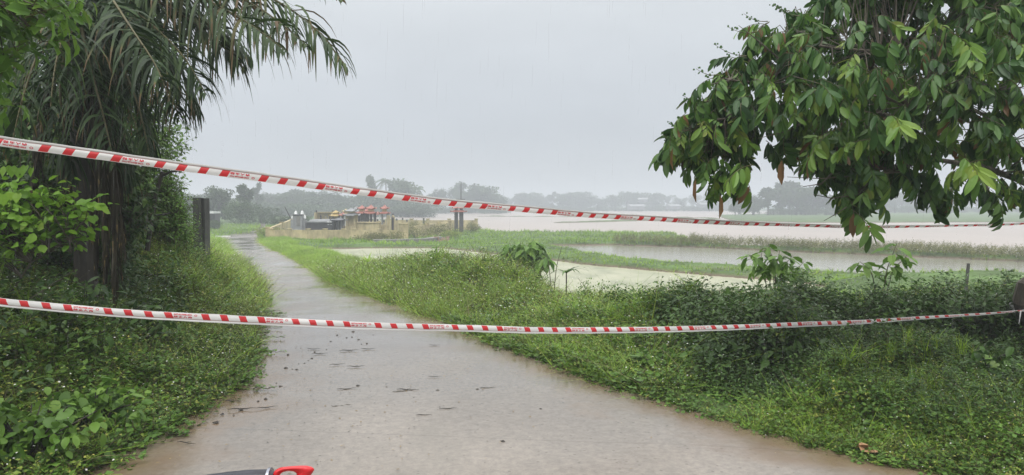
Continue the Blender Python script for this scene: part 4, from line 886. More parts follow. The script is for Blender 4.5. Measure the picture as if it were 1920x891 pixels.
# dense dark thicket added to keep the hollow behind the dead fronds dark
leafy_tree('shade_thicket', [(-80, 210), (120, 220), (240, 300), (262, 400), (240, 470), (225, 560), (-80, 620)], 2800, 8.2, 11.2, [(-6.4, 9.6, 1.8), (-6.3, 9.6, 2.6), (-6.2, 9.5, 3.4)], [[(-6.3, 9.6, 2.4), (-5.6, 9.2, 3.0), (-5.2, 9.1, 3.3)], [(-6.3, 9.6, 2.6), (-7, 9.2, 3.4)]],
    M_dark, small, 1.2, 'added dark thicket that deepens the shade behind and under the palm', cat='bush', connect=.2, trunk_r=.07, cthr=.36)
# shrubs left of the concrete post
leafy_tree('hedge_bush', [(205, 500), (225, 400), (262, 370), (300, 352), (325, 372), (334, 398), (345, 425), (352, 452), (350, 490), (300, 500)], 1500, 11.2, 14.2, [(-6.8, 13.6, 1.7), (-6.7, 13.6, 2.2), (-6.6, 13.6, 2.9)], [[(-6.7, 13.6, 2.2), (-6.2, 13.4, 2.7)]],
    M_creep, [sprig(12, .3, .06, .035, .5, seed=340 + i) for i in range(5)], 1.1, 'light green leafy bush hugging the left side of the concrete post', cat='bush', connect=.2, trunk_r=.04, dt=.12, cthr=.35)
# near tree upper left with big leaves
near = [sprig(8, .28, .17, .075, .3, leaf=leaf8, seed=360 + i, droop=.45) for i in range(6)]
leafy_tree('overhanging_tree', [(-120, -90), (100, -60), (130, 10), (120, 60), (80, 90), (30, 120), (15, 200), (-20, 240), (-60, 240), (-120, 200)], 105, 4.2, 5.6, [(-4.9, 4.9, 1.8), (-4.8, 4.9, 3.2), (-4.6, 4.9, 4.6), (-4.3, 4.9, 5.4)],
    [[(-4.7, 4.9, 4.0), (-4.0, 4.8, 4.4), (-3.3, 4.8, 4.7)], [(-4.6, 4.9, 4.6), (-3.7, 4.9, 5.0), (-3.0, 5.0, 5.1)]], M_creep, near, .85, 'near tree with large bright leaves hanging into the upper left corner', connect=.9, trunk_r=.09, tiltm=.7, dt=.2, cthr=.3)
# mulberry-like shrub with bright leaves
mul = [sprig(9, .3, .11, .085, .5, leaf=leaf8, seed=380 + i, droop=.3) for i in range(5)]
leafy_tree('broadleaf_shrub', [(-60, 380), (20, 372), (110, 385), (175, 405), (150, 430), (178, 480), (135, 486), (90, 470), (20, 500), (-60, 520)], 110, 5.9, 7.0, [(-4.6, 6.6, 1.7), (-4.6, 6.6, 2.3), (-4.5, 6.5, 2.7)], [[(-4.6, 6.6, 2.4), (-4.2, 6.5, 2.9), (-3.8, 6.4, 3.1)], [(-4.6, 6.6, 2.3), (-4.1, 6.3, 2.6), (-3.7, 6.3, 2.85)]],
    M_bright, mul, .85, 'shrub with bright pale green leaves in front of the dark thicket', cat='shrub', connect=1, trunk_r=.03, tiltm=.6, cthr=.3)
# hanging vine with heart-shaped leaves
mb = MB(); tube(mb, [P(39, 150, 5.2), P(40, 240, 5.2), P(38, 318, 5.2)], .003, 4, .9, False)
hl = [(*heart(.075), np.full(9, .62))]; q = np.array([P(x_, y_, 5.2) for x_, y_ in [(10, 314), (22, 313), (34, 316), (48, 312), (60, 316), (6, 365), (20, 362), (34, 364)]]); scatter(mb, hl, q, rng.uniform(.7, 1.15, len(q)), yaw=rng.uniform(-.6, .6, len(q)) - 1.57, tilt=rng.uniform(1.0, 1.5, len(q)))
tag(mb.build('hanging_vine', M_bright), 'thin hanging vine with pale heart shaped leaves under the upper tape at far left', 'vine')

# ================================================================ palm
PC = P(150, -30, 8.2)
pe = empty('palm_tree', (PC[0] - .1, 8.3, 1.75), 'palm with long drooping brown green fronds over the left side of the road', 'palm tree')
mb = MB(); tp = np.array([(PC[0] - .15, 8.4, 1.5), (PC[0] - .1, 8.35, 2.6), (PC[0] - .02, 8.25, 3.9), (PC[0], 8.2, PC[2] - .1)]); tube(mb, tp, [.13, .12, .13, .2], 10); mb.build('trunk', M_wood, pe)
def frond(pts, lf=.62, n=58, name='frond', m=M_palm, w_=.034, drop=1.0, tb=.35, brown=0.0, stiff=.5, endf=.35):
    lf = lf * 1.35 if name == 'frond' else lf; w_ = w_ * .92; n = int(n * 1.15); pts = np.array(pts, float); s = np.concatenate([[0], np.cumsum(np.linalg.norm(np.diff(pts, axis=0), axis=1))]); s /= s[-1]
    # smooth path
    tt = np.linspace(0, 1, 22); co = np.stack([np.interp(tt, s, pts[:, k]) for k in range(3)], 1)
    for _ in range(3): co[1:-1] = (co[:-2] + 2 * co[1:-1] + co[2:]) / 4
    mb = MB(); tube(mb, co, np.linspace(.028, .005, 22), 5, .9, False)
    ts = np.linspace(.14, 1, n)
    for i, t_ in enumerate(ts):
        p = np.array([np.interp(t_, tt, co[:, k]) for k in range(3)]); d = np.array([np.interp(min(1, t_ + .03), tt, co[:, k]) - np.interp(max(0, t_ - .03), tt, co[:, k]) for k in range(3)]); d /= np.linalg.norm(d)
        sd_ = np.cross(d, [0, 0, 1.]); sd_ /= np.linalg.norm(sd_) + 1e-6
        for sg in (-1, 1):
            if rng.random() < .06: continue
            L = lf * (math.sin(math.pi * (.12 + .80 * t_)) ** .6) * rng.uniform(.7, 1.2) * (1 if t_ < .85 else 1 - (t_ - .85) * (1 - endf) / .15)
            d0 = sd_ * sg * rng.uniform(.45, .95) + d * rng.uniform(.45, .85) + np.array([0, 0, stiff - .3 + rng.normal(0, .22)]) + rng.normal(0, .12, 3); d0 /= np.linalg.norm(d0)
            q = p.copy(); row = []; dd = d0.copy(); k_ = 5; wv = np.cross(dd, [0, 0, 1.]); wv /= np.linalg.norm(wv) + 1e-6; wv = wv * .75 + np.array([0, 0, .65]) * rng.uniform(-1, 1); wv /= np.linalg.norm(wv)
            for j in range(k_ + 1):
                ww = w_ * (1 - (j / k_) ** 2.2) * .5 * (.55 + .45 * min(1, j)) + .0015; row += [q + wv * ww, q - wv * ww]
                dd = dd + np.array([0, 0, -.55 * drop * rng.uniform(.8, 1.2)]) * (.5 + .8 * j / k_) ; dd /= np.linalg.norm(dd); q = q + dd * L / k_
            F = []
            for j in range(k_): F += [(2 * j, 2 * j + 1, 2 * j + 3), (2 * j, 2 * j + 3, 2 * j + 2)]
            tv = np.clip(rng.normal(tb, .13), 0, .84) if rng.random() > brown else .95
            T = np.full(len(row), tv); 
            if rng.random() < .25: T[-4:] = .95
            mb.add(row, F, T)
    return mb.build(name, m, pe)
def fp(*a): return [PC] + [P(x_, y_, Y_) for x_, y_, Y_ in a]
frond(fp((280, -60, 7.9), (410, -25, 7.6), (505, 25, 7.3), (575, 85, 7.1)), .5, 56, brown=.1, tb=.4)
frond(fp((300, -75, 8.0), (440, -40, 7.8), (545, 15, 7.6), (612, 68, 7.5), (652, 132, 7.4)), .62, 60, brown=.16, tb=.45, drop=.9, w_=.032)
frond(fp((260, -40, 7.7), (380, -5, 7.3), (470, 45, 7.0), (535, 95, 6.8)), .60, 60, brown=.05, tb=.45)
frond(fp((240, -20, 8.0), (330, 20, 7.7), (400, 70, 7.5), (455, 125, 7.4)), .62, 58, tb=.4)
frond(fp((220, 0, 7.7), (290, 50, 7.2), (350, 110, 6.9), (385, 175, 6.8)), .62, 58, tb=.3)
frond(fp((210, 20, 8.3), (260, 80, 8.0), (310, 150, 7.8), (335, 220, 7.7)), .60, 56, tb=.3)
frond(fp((180, 30, 7.6), (225, 110, 7.1), (262, 200, 6.9), (280, 290, 6.8)), .55, 56, tb=.25)
frond(fp((150, 40, 7.3), (170, 130, 6.7), (195, 220, 6.5), (215, 310, 6.4)), .5, 52, tb=.25)
frond(fp((110, 20, 7.4), (70, 100, 6.8), (40, 190, 6.5), (20, 280, 6.4)), .52, 52, tb=.25)
frond(fp((80, 0, 7.8), (0, 50, 7.4), (-60, 130, 7.1), (-100, 210, 7.0)), .6, 52, tb=.3)
frond(fp((190, -100, 8.6), (260, -130, 9.2), (360, -90, 9.8), (430, -10, 10.2)), .62, 54, tb=.3)
frond(fp((60, -110, 8.6), (-60, -120, 9.0), (-160, -60, 9.4)), .6, 50, tb=.3)
frond(fp((150, -130, 9.0), (150, -160, 9.9), (160, -80, 10.8)), .6, 50, tb=.3)
frond(fp((330, -110, 7.6), (450, -100, 7.0), (560, -50, 6.6), (640, 0, 6.4)), .3, 40, brown=.4, tb=.5)
for a_ in [((205, -10, 7.2), (250, 60, 6.6), (300, 130, 6.3), (318, 190, 6.2)), ((190, 40, 8.6), (230, 130, 8.8), (270, 215, 8.9), (290, 290, 8.9)), ((165, 60, 8.4), (200, 170, 8.6), (225, 260, 8.7), (240, 350, 8.7)), ((140, 0, 7.0), (120, 60, 6.4), (100, 130, 6.1), (95, 200, 6.0)), ((270, -30, 8.4), (350, 10, 8.6), (420, 60, 8.8), (470, 110, 8.9)), ((120, 80, 8.6), (60, 180, 8.8), (30, 280, 8.9), (10, 370, 8.9)), ((240, 10, 8.7), (300, 70, 9.0), (350, 150, 9.2), (372, 215, 9.2))]: frond(fp(*a_), .55, 50, tb=.2)
frond(fp((130, 60, 8.0), (110, 160, 7.7), (120, 250, 7.6), (140, 340, 7.6)), .5, 50, tb=.15)
for i, (x_, y1_, Y_, px2) in enumerate([(200, 470, 7.6, 190), (215, 590, 7.8, 222), (195, 560, 7.9, 205), (180, 520, 8.1, 175), (235, 480, 7.7, 205), (120, 420, 7.9, 120), (60, 400, 8.0, 75)]):
    frond(fp(((150 + x_) / 2, 90, Y_ + .05), (px2, 220, Y_), ((px2 + x_) / 2, (220 + y1_) / 2, Y_), (x_, y1_, Y_)), .42, 44, 'dead_frond', M_deadpalm, .026, 1.6, .3, 0, .1)

# ================================================================ big tree on the right
TR = np.array([(5.62, 7.9, 1.4), (5.56, 7.85, 2.1), (5.60, 7.75, 2.75), (5.7, 7.6, 3.4), (5.55, 7.4, 4.2), (5.2, 7.2, 5.2)])
sprays = [leafy_twig(11, .30, .33, 400 + i, .45, 1.1, .165, .36, .12) for i in range(7)] + [leafy_twig(14, .36, .31, 410 + i, .25, .9, .16, .48, .14) for i in range(3)] + [leafy_twig(9, .22, .40, 420 + i, .5, 1.15, .165, .22, .1) for i in range(3)] + [leafy_twig(10, .26, .36, 430 + i, .3, .6, .10, .62, .1) for i in range(2)]
RT = [(1262, 300), (1252, 268), (1290, 245), (1300, 190), (1345, 175), (1352, 140), (1395, 118), (1415, 70), (1455, 40), (1490, 15), (1545, 5), (1570, -60), (1990, -80), (2010, 400), (1925, 372), (1890, 395), (1852, 400), (1800, 345), (1765, 372), (1735, 345), (1680, 330), (1655, 345), (1625, 385), (1590, 390), (1570, 345), (1545, 300), (1490, 280), (1430, 255), (1400, 325), (1385, 355), (1350, 330), (1315, 300)]
def W(px, py, Y): return P(px, py, Y)
limbs = [[TR[3], W(1905, 335, 7.3), W(1840, 312, 7.0), W(1760, 300, 6.7), W(1690, 312, 6.5), W(1640, 318, 6.4)], [W(1840, 312, 7.0), W(1740, 240, 6.8), W(1640, 210, 6.6), W(1520, 190, 6.5), W(1420, 215, 6.4), W(1340, 225, 6.4)],
         [TR[4], W(1800, 150, 6.9), W(1680, 100, 6.6), W(1560, 90, 6.5), W(1480, 75, 6.5)], [W(1520, 190, 6.5), W(1440, 160, 6.4), W(1370, 150, 6.4)], [TR[3], W(1860, 220, 7.2), W(1780, 190, 6.2), W(1700, 200, 5.9)], [W(1690, 312, 6.5), W(1640, 330, 6.3), W(1610, 360, 6.2)], [TR[4], W(1850, 40, 7.4), W(1750, -20, 7.3)], [W(1840, 312, 7.0), W(1850, 350, 6.8), W(1860, 380, 6.7)]]
rt = leafy_tree('fruit_tree', [(a_, b_ - 16) for a_, b_ in RT], 1500, 5.5, 7.9, TR, limbs, M_tree, sprays, .78, 'large tree with long drooping dark green leaves spreading in from the upper right', twig_r=.004, trunk_r=.17, tiltm=.3, dt=.08, connect=.45, cthr=.43, clump=1.8, limb_r=.22)
fol = [o for o in rt.children if o.name.startswith('foliage')][0]
# bare knotty stub, twigs, yellowing and flowering sprigs
mb = MB(); tube(mb, [(5.5, 7.85, 2.15), (5.32, 7.72, 2.42), (5.30, 7.68, 2.58), (5.42, 7.7, 2.72)], [.13, .11, .08, .03], 8); mb.build('trunk_stub', M_bark, rt)
for a_ in [[(1690, 322), (1600, 330), (1540, 335), (1476, 332)], [(1650, 335), (1610, 365), (1560, 372), (1525, 365)], [(1640, 345), (1600, 380), (1570, 400), (1545, 414)], [(1560, 325), (1540, 345), (1505, 350)], [(1830, 10), (1885, 20), (1925, 50)], [(1460, 110), (1420, 75), (1385, 48)], [(1745, 170), (1680, 165), (1640, 190)], [(1620, 190), (1560, 195), (1480, 245), (1420, 260)]]:
    mb = MB(); tube(mb, [P(q[0], q[1], 6.3 - .1 * i) for i, q in enumerate(a_)], np.linspace(.009, .002, len(a_)), 5, .9); mb.build('bare_twig', M_bark, rt)
mb = MB()
for (x_, y_, dx, dy) in [(1440, 40, -45, -15), (1420, 60, -55, -10), (1400, 105, -60, -22), (1370, 165, -55, -8), (1350, 140, -45, -12), (1330, 190, -50, -12), (1500, 30, -40, -20), (1290, 245, -35, -18), (1275, 275, -30, 8), (1310, 215, -40, 5), (1265, 262, -25, -15), (1480, 20, -30, -14)]:
    a_ = [P(x_ + dx * t_, y_ + dy * t_ + 6 * math.sin(t_ * 3), 6.4) for t_ in np.linspace(0, 1, 7)]; tube(mb, a_, np.linspace(.004, .0015, 7), 4, .9)
    for t_ in np.linspace(.3, 1, 12):
        q = np.array([np.interp(t_, np.linspace(0, 1, 7), np.array(a_)[:, k]) for k in range(3)]) + rng.normal(0, .014, 3); box(mb, q, [.014 * rng.uniform(.6, 1.4)] * 3, rng.uniform(0, 3), .3, .6)
mb.build('flower_sprigs', M_tree, rt)
mb = MB(); yl = [leafy_twig(12, .36, .36, 440, .3, .75, .15, .62, .1), leafy_twig(10, .28, .36, 441, .5, 1.0, .14, .68, .1)]
q = np.array([P(*a_) for a_ in [(1670, 215, 5.5), (1590, 120, 5.7), (1850, 300, 5.5), (1640, 260, 5.6), (1410, 310, 6.0), (1580, 160, 5.6), (1780, 60, 5.6), (1800, 290, 5.4), (1555, 250, 5.8), (1600, 395, 6.1)]])
scatter(mb, yl, q, 1.0, yaw=rng.uniform(2, 5, len(q)), tilt=rng.normal(.3, .2, len(q)), dt=.05)
hb_ = MB(); hq = np.array([P(*a_) for a_ in [(1590, 335, 6.3), (1612, 350, 6.3), (1600, 362, 6.2), (1570, 300, 6.3), (1700, 330, 6.4), (1680, 320, 6.5), (1755, 335, 6.5), (1770, 350, 6.5), (1740, 320, 6.5), (1850, 345, 6.6), (1870, 365, 6.6), (1885, 350, 6.7), (1835, 330, 6.6), (1910, 335, 6.8), (1345, 315, 6.3), (1365, 330, 6.3), (1330, 300, 6.3), (1380, 318, 6.2), (1455, 255, 6.3), (1520, 265, 6.2), (1640, 330, 6.3), (1800, 320, 6.5), (1625, 345, 6.4), (1420, 100, 6.4), (1450, 65, 6.4), (1480, 45, 6.5), (1510, 25, 6.5), (1545, 5, 6.5), (1385, 135, 6.4), (1350, 160, 6.4), (1320, 190, 6.4), (1285, 240, 6.4), (1272, 270, 6.4), (1435, 120, 6.3), (1475, 90, 6.3), (1300, 215, 6.3)]]); hq = np.repeat(hq, 3, 0) + rng.normal(0, .05, (len(hq) * 3, 3)); scatter(hb_, sprays, hq, rng.uniform(.6, .95, len(hq)), tilt=rng.normal(.6, .3, len(hq)), dt=.08); hb_.build('hanging_foliage', M_tree, rt, True)
# single brown leaves
q = np.array([P(*a_) for a_ in [(1305, 335, 6.2), (1350, 365, 6.2), (1262, 275, 6.2), (1655, 125, 5.7), (1466, 300, 6), (1515, 290, 6), (1600, 400, 6.1)]]); scatter(mb, [(*leaf8(.2, .06, .04, .2), np.full(8, .95))], q, 1.0, tilt=np.full(len(q), 1.4))
mb.build('yellowing_leaves', M_tree, rt)

# ================================================================ tapes
mt, t, b = mat('barrier_tape_film', rough=.32, spec=.5)
uv = N(t, 'ShaderNodeUVMap'); sp = N(t, 'ShaderNodeSeparateXYZ'); t.links.new(uv.outputs[0], sp.inputs[0])
U = math_(t, 'FRACT', math_(t, 'ADD', sp.outputs[0], math_(t, 'MULTIPLY', sp.outputs[1], -.045)))
st = None
for c_ in (.04, .24, .445, .65):
    s_ = math_(t, 'LESS_THAN', math_(t, 'ABSOLUTE', math_(t, 'SUBTRACT', U, c_)), .04); st = s_ if st is None else math_(t, 'MAXIMUM', st, s_)
vv = math_(t, 'MULTIPLY', math_(t, 'GREATER_THAN', sp.outputs[1], .04), math_(t, 'LESS_THAN', sp.outputs[1], .74)); st = math_(t, 'MULTIPLY', st, vv)
cw = mixc(t, noise(t, uv.outputs[0], 6, 3), (.72, .70, .69), (.82, .80, .79)); crease_shade = math_(t, 'LESS_THAN', math_(t, 'ABSOLUTE', math_(t, 'SUBTRACT', sp.outputs[1], .76)), .035)  # shade along the lengthwise fold is painted into the film colour
col = mixc(t, st, cw, (.62, .035, .04)); col = mixc(t, math_(t, 'MULTIPLY', crease_shade, .7), col, (.45, .12, .12)); t.links.new(col, b.inputs['Base Color'])
tl = N(t, 'ShaderNodeBsdfTranslucent'); t.links.new(col, tl.inputs[0]); mx = N(t, 'ShaderNodeMixShader'); mx.inputs[0].default_value = .3; t.links.new(b.outputs[0], mx.inputs[1]); t.links.new(tl.outputs[0], mx.inputs[2]); t.links.new(mx.outputs[0], t.nodes['Material Output'].inputs[0])
mink, _, _ = mat('tape_print_red', (.55, .02, .04), .4)
def txt_mesh(s, size):
    cu = bpy.data.curves.new('t', 'FONT'); cu.body = s; cu.size = size; cu.align_x = 'CENTER'; cu.resolution_u = 1; cu.offset = .013; o = bpy.data.objects.new('t', cu); C.objects.link(o)
    dg = bpy.context.evaluated_depsgraph_get(); me = bpy.data.meshes.new_from_object(o.evaluated_get(dg)); bpy.data.objects.remove(o); bpy.data.curves.remove(cu)
    me.calc_loop_triangles(); V = np.array([v.co[:] for v in me.vertices]).reshape(-1, 3); F = np.array([p.vertices[:] for p in me.loop_triangles]).reshape(-1, 3); return V, F
T1 = txt_mesh('NOT ALLOWED INTO', .2); T2 = txt_mesh('禁 止 入 内', .2)
print('text', len(T1[0]), len(T2[0]))
def tape(name, ctrl, width, twist, label, narrow=None, flip=False, ph=0.0, letters=True):
    """ctrl: (px, py, depth); width in m; twist: angle (rad) of the tape plane about its axis, as list matched to ctrl"""
    pts = np.array([P(*c_) for c_ in ctrl]); s = np.concatenate([[0], np.cumsum(np.linalg.norm(np.diff(pts, axis=0), axis=1))])
    n = 420; ss = np.linspace(0, s[-1], n)
    def sm(v):
        o_ = np.interp(ss, s, v); k = 31; ker = np.hanning(k + 2)[1:-1]; ker /= ker.sum(); pad = np.concatenate([2 * o_[0] - o_[1:k // 2 + 1][::-1], o_, 2 * o_[-1] - o_[-k // 2:-1][::-1]]); return np.convolve(pad, ker, 'same')[k // 2:k // 2 + n]
    pc = np.stack([sm(pts[:, k]) for k in range(3)], 1); tw = sm(np.array(twist, float)); wd_ = width * sm(np.array(narrow if narrow else [1] * len(ctrl), float))
    tw = tw + .22 * (fbm(ss, ss * 0, 1.7, 5) - .5) * 2; wd_ = wd_ * (.93 + .14 * fbm(ss, ss * 0, 3.1, 8))
    pc[:, 2] += .002 * np.sin(ss * 4) + .0006 * np.sin(ss * 23)
    tan = np.gradient(pc, axis=0); tan /= np.linalg.norm(tan, axis=1)[:, None]
    up = np.array([0, 0, 1.]) - tan * tan[:, 2:3]; up /= np.linalg.norm(up, axis=1)[:, None]; nrm = np.cross(tan, up)   # points away from camera / towards -y
    A = up * np.cos(tw)[:, None] + nrm * np.sin(tw)[:, None]; Nn = np.cross(tan, A)
    prof = [(0, 0), (.25, .006), (.5, .007), (.74, .002), (.77, -.004), (.88, .006), (1.0, .004)]   # v, bulge towards viewer
    Nn = np.where((Nn[:, 1:2] > 0), -Nn, Nn)
    rows = []
    for v, bz in prof:
        vv_ = (1 - v) if flip else v
        rows.append(pc + A * ((.5 - vv_) * wd_)[:, None] + Nn * (bz * 1.2 + .0015 * np.sin(ss * 5 + v * 6)[:, None]))
    V = np.stack(rows, 1); m = len(prof); n_ = n
    ii, jj = np.meshgrid(np.arange(m - 1), np.arange(n_ - 1)); a = (jj * m + ii).ravel(); Q = np.stack([a, a + 1, a + m + 1, a + m], 1)
    e = empty(name, V[n // 2, 2] if False else tuple(pc[0]), label, 'tape')
    o = mesh_obj('tape_band', V.reshape(-1, 3), Q, np.zeros(n * m), mt, e, True)
    uvl = o.data.uv_layers.new(name='UVMap'); UU = np.stack([np.repeat(ss[:, None] / .6 + ph, m, 1).ravel(), np.repeat(np.array([p_[0] for p_ in prof])[None], n, 0).ravel()], 1)
    li = np.zeros(len(o.data.loops), np.int32); o.data.loops.foreach_get('vertex_index', li); uvl.data.foreach_set('uv', UU[li].astype(np.float32).ravel())
    if letters:
        def place(V_, F_, uc, vc, su, sv):
            u_ = uc + V_[:, 0] * su; v_ = vc - V_[:, 1] * sv; sv_ = np.clip((u_ - ph) * .6, 0, s[-1]); vq = (1 - v_) if flip else v_
            Pc = np.stack([np.interp(sv_, ss, pc[:, k]) for k in range(3)], 1); Aq = np.stack([np.interp(sv_, ss, A[:, k]) for k in range(3)], 1); Nq = np.stack([np.interp(sv_, ss, Nn[:, k]) for k in range(3)], 1); wq = np.interp(sv_, ss, wd_)
            bq = np.interp(v_, [p_[0] for p_ in prof], [p_[1] for p_ in prof]); mb.add(Pc + Aq * ((.5 - vq) * wq)[:, None] + Nq * (bq[:, None] * 1.2 + .0015 * np.sin(sv_ * 5 + v_ * 6)[:, None] + .0022), F_)
        def norm(T_, w0, h0):
            V_ = T_[0].copy(); V_[:, 0] -= (V_[:, 0].min() + V_[:, 0].max()) / 2; V_[:, 1] -= (V_[:, 1].min() + V_[:, 1].max()) / 2
            V_[:, 0] *= w0 / np.ptp(V_[:, 0]); V_[:, 1] *= h0 / np.ptp(V_[:, 1]); return V_, T_[1]
        n1 = norm(T1, .19, .18); n2 = norm(T2, .19, .27); th = np.arange(16) * 2 * math.pi / 16
        ring = (np.concatenate([np.stack([np.cos(th), np.sin(th), th * 0], 1), np.stack([np.cos(th) * .6, np.sin(th) * .6, th * 0], 1)]), np.array([(k, (k + 1) % 16, 16 + (k + 1) % 16) for k in range(16)] + [(k, 16 + (k + 1) % 16, 16 + k) for k in range(16)]))
        for k in range(int(ph), int(s[-1] / .6 + ph) + 1):
            uc = k + .815
            if uc - .12 < ph or uc + .16 > s[-1] / .6 + ph: continue
            mb = MB(); place(*n1, uc, .22, 1, 1); place(*n2, uc, .52, 1, 1); place(*ring, uc + .135, .27, .016, .12)
            mb.build('lettering', mink, e)
    return e
tape('barrier_tape', [(-140, 548, 4.6), (0, 568, 4.7), (240, 588, 4.95), (500, 603, 5.25), (730, 612, 5.6), (980, 619, 5.95), (1200, 619.5, 6.35), (1400, 613, 6.75), (1600, 604.5, 7.2), (1780, 593, 7.55), (1922, 582, 7.66)], .055, [.15, .1, 0, 0, .05, .05, .0, .1, .25, .5, .7],
     'lower red and white barrier tape sagging across the road', [1, 1, 1, 1.05, 1.0, .98, .95, .92, .85, .62, .4], ph=.35)
tape('barrier_tape', [(-140, 243, 4.1), (0, 266, 4.2), (200, 292, 4.4), (400, 320, 4.6), (640, 354, 5.0), (860, 382, 5.4), (1100, 402, 5.9), (1290, 414, 6.4), (1420, 419.5, 6.8), (1590, 425, 7.2), (1760, 424, 7.5), (1925, 419, 7.8), (2010, 412, 7.8)], .057, [.1, .1, .1, .1, .2, .15, .3, .4, .6, .75, .8, .8, .8],
     'upper red and white barrier tape running from the upper left down to the right tree', [1.05, 1.05, 1, 1, 1, .98, .92, .9, .8, .75, .7, .7, .7], flip=True, ph=.1)
# knot and loose ends on the trunk
mb = MB(); c0 = P(1914, 582, 7.62)
for k in range(3): th = np.linspace(0, 6.28, 12); tube(mb, np.stack([c0[0] + .22 + .17 * np.cos(th), 7.82 + .17 * np.sin(th), c0[2] + .012 * k - .012 + .02 * np.sin(th)], 1), .011, 5)
for dx in (-.02, .015): tube(mb, [c0 + [dx, -.03, 0], c0 + [dx * 2, -.05, -.06], c0 + [dx * 2.5, -.05, -.13]], [.008, .006, .003], 4)
tag(mb.build('tape_knot', mt), 'knotted red and white tape end wrapped round the trunk at the right edge', 'tape knot')

# ================================================================ saplings and single plants along the right bank
def sapling(name, px, py_base, Yd, stems, lm, lf, L_, wdt, n_leaf, label, cat='sapling', tilt=.2, r_=.009):
    b0 = P(px, py_base, Yd); b0[2] = float(gz(b0[0], b0[1])); e = empty(name, b0, label, cat); mb = MB(); ml = MB()
    for st_ in stems:
        pts = [b0] + [P(x_, y_, Yd + dy_) for x_, y_, dy_ in st_]; pts = np.array(pts); s = np.linspace(0, 1, len(pts)); tt = np.linspace(0, 1, 12); co = np.stack([np.interp(tt, s, pts[:, k]) for k in range(3)], 1)
        for _ in range(2): co[1:-1] = (co[:-2] + 2 * co[1:-1] + co[2:]) / 4
        tube(mb, co, np.linspace(r_, r_ * .3, 12), 5, .9)
        for i in range(n_leaf):
            t_ = .35 + .65 * (i + .5) / n_leaf; p = np.array([np.interp(t_, tt, co[:, k]) for k in range(3)]); yaw = i * 2.4 + rng.uniform(-.4, .4); sc_ = rng.uniform(.7, 1.15)
            V, F = lf(L_ * sc_, wdt * sc_, rng.uniform(.03, .1), rng.uniform(.15, .5)); ml.add(rot1(V + [L_ * .15, 0, 0], yaw, rng.normal(tilt, .3), rng.uniform(-.4, .4)) + p, F, float(np.clip(rng.normal(.42, .18), 0, .84)))
    mb.build('stem', M_bark, e); ml.build('leaves', lm, e); return e
sapling('sapling', 1450, 540, 9.5, [[(1452, 500, 0), (1440, 455, 0)], [(1435, 505, .1), (1412, 480, .1), (1400, 478, .1)], [(1465, 505, -.1), (1485, 480, -.1)], [(1445, 510, .15), (1425, 490, .2), (1430, 465, .2)], [(1470, 515, 0), (1495, 505, .1), (1508, 490, .1)], [(1455, 500, -.1), (1462, 470, -.15)]], M_creep, leaf8, .21, .08, 17, 'young tree with large glossy leaves standing above the right bank', tilt=.35)
sapling('sapling', 1650, 545, 9.3, [[(1660, 510, 0), (1672, 482, 0), (1682, 455, 0)], [(1668, 505, .1), (1695, 488, .1), (1700, 478, .1)], [(1640, 512, .1), (1618, 496, .1), (1612, 490, .1)]], M_creep, leaf8, .21, .09, 13, 'second glossy sapling with a few wide leaves, nearer the right edge', tilt=.2)
sapling('flowering_shrub', 978, 515, 17, [[(985, 490, 0), (1000, 450, 0)], [(970, 485, .2), (955, 455, .2)], [(980, 485, -.2), (975, 452, -.2)], [(1000, 490, 0), (1018, 468, 0)], [(960, 490, 0), (948, 470, .1)], [(990, 485, .2), (1012, 455, .3)], [(975, 480, -.3), (990, 460, -.3)], [(955, 490, -.2), (940, 478, -.3)], [(1005, 495, -.3), (1025, 480, -.3)]], M_creep, leaf8, .30, .10, 50, 'rounded light green shrub standing above the weeds in front of the duckweed pond', 'shrub', .6, .014)
sapling('dead_stalk', 1036, 530, 15.5, [[(1043, 500, 0), (1054, 460, 0)], [(1030, 500, 0), (1024, 475, 0)]], M_weed, leaf5, .05, .02, 1, 'bare forked brown stalk right of the light green shrub', 'stalk', r_=.012)
def small_palm(px, py, Yd, n, L_, label, name, m, wide=.05, up=.9, droop=.9):
    p = P(px, py, Yd); e = empty(name, (p[0], p[1], float(gz(p[0], p[1]))), label, 'plant'); mb = MB(); tube(mb, [(p[0], p[1], float(gz(p[0], p[1])) - .05), p], [.02, .012], 5); mb.build('stem', M_bark, e); mb = MB()
    for i in range(n):
        a = i * 2.4 + .3; el = up * rng.uniform(.5, 1.1); q = p.copy(); dd = np.array([math.cos(a) * math.cos(el), math.sin(a) * math.cos(el) * .8, math.sin(el)]); wv = np.array([-math.sin(a), math.cos(a), 0]) * wide; row = []
        for j in range(6): ww = (1 - (j / 5) ** 2) * (.4 + .6 * min(j, 1)); row += [q + wv * ww, q - wv * ww]; dd = dd + [0, 0, -.16 * droop]; dd /= np.linalg.norm(dd); q = q + dd * L_ / 5
        mb.add(row, [(2 * j, 2 * j + 1, 2 * j + 3) for j in range(5)] + [(2 * j, 2 * j + 3, 2 * j + 2) for j in range(5)], float(rng.uniform(.2, .8)))
    mb.build('fronds', m, e); return e
small_palm(690, 492, 24, 11, .42, 'small spiky yellow green palm seedling beside the concrete slab', 'palm_seedling', M_grass, .02, 1.1, .5)
small_palm(1062, 512, 14.5, 9, .55, 'wilted dark banana like plant with arching leaves right of the bare stalk', 'wilted_plant', M_dark, .035, .8, 1.6)
x, y, z = gpos(710, 24); q = P(711, 491.5, 24); mb = MB(); box(mb, (q[0], q[1], q[2] - .03), (wpx(42, 24), .35, .06), .1); 
for dx in (-.25, .25): box(mb, (q[0] + dx, q[1], (q[2] - .06 + z) / 2), (.1, .1, q[2] - .06 - z), .1)
tag(mb.build('concrete_slab', M_greyconc), 'thin concrete slab bridging the bank beside the palm seedling', 'slab')
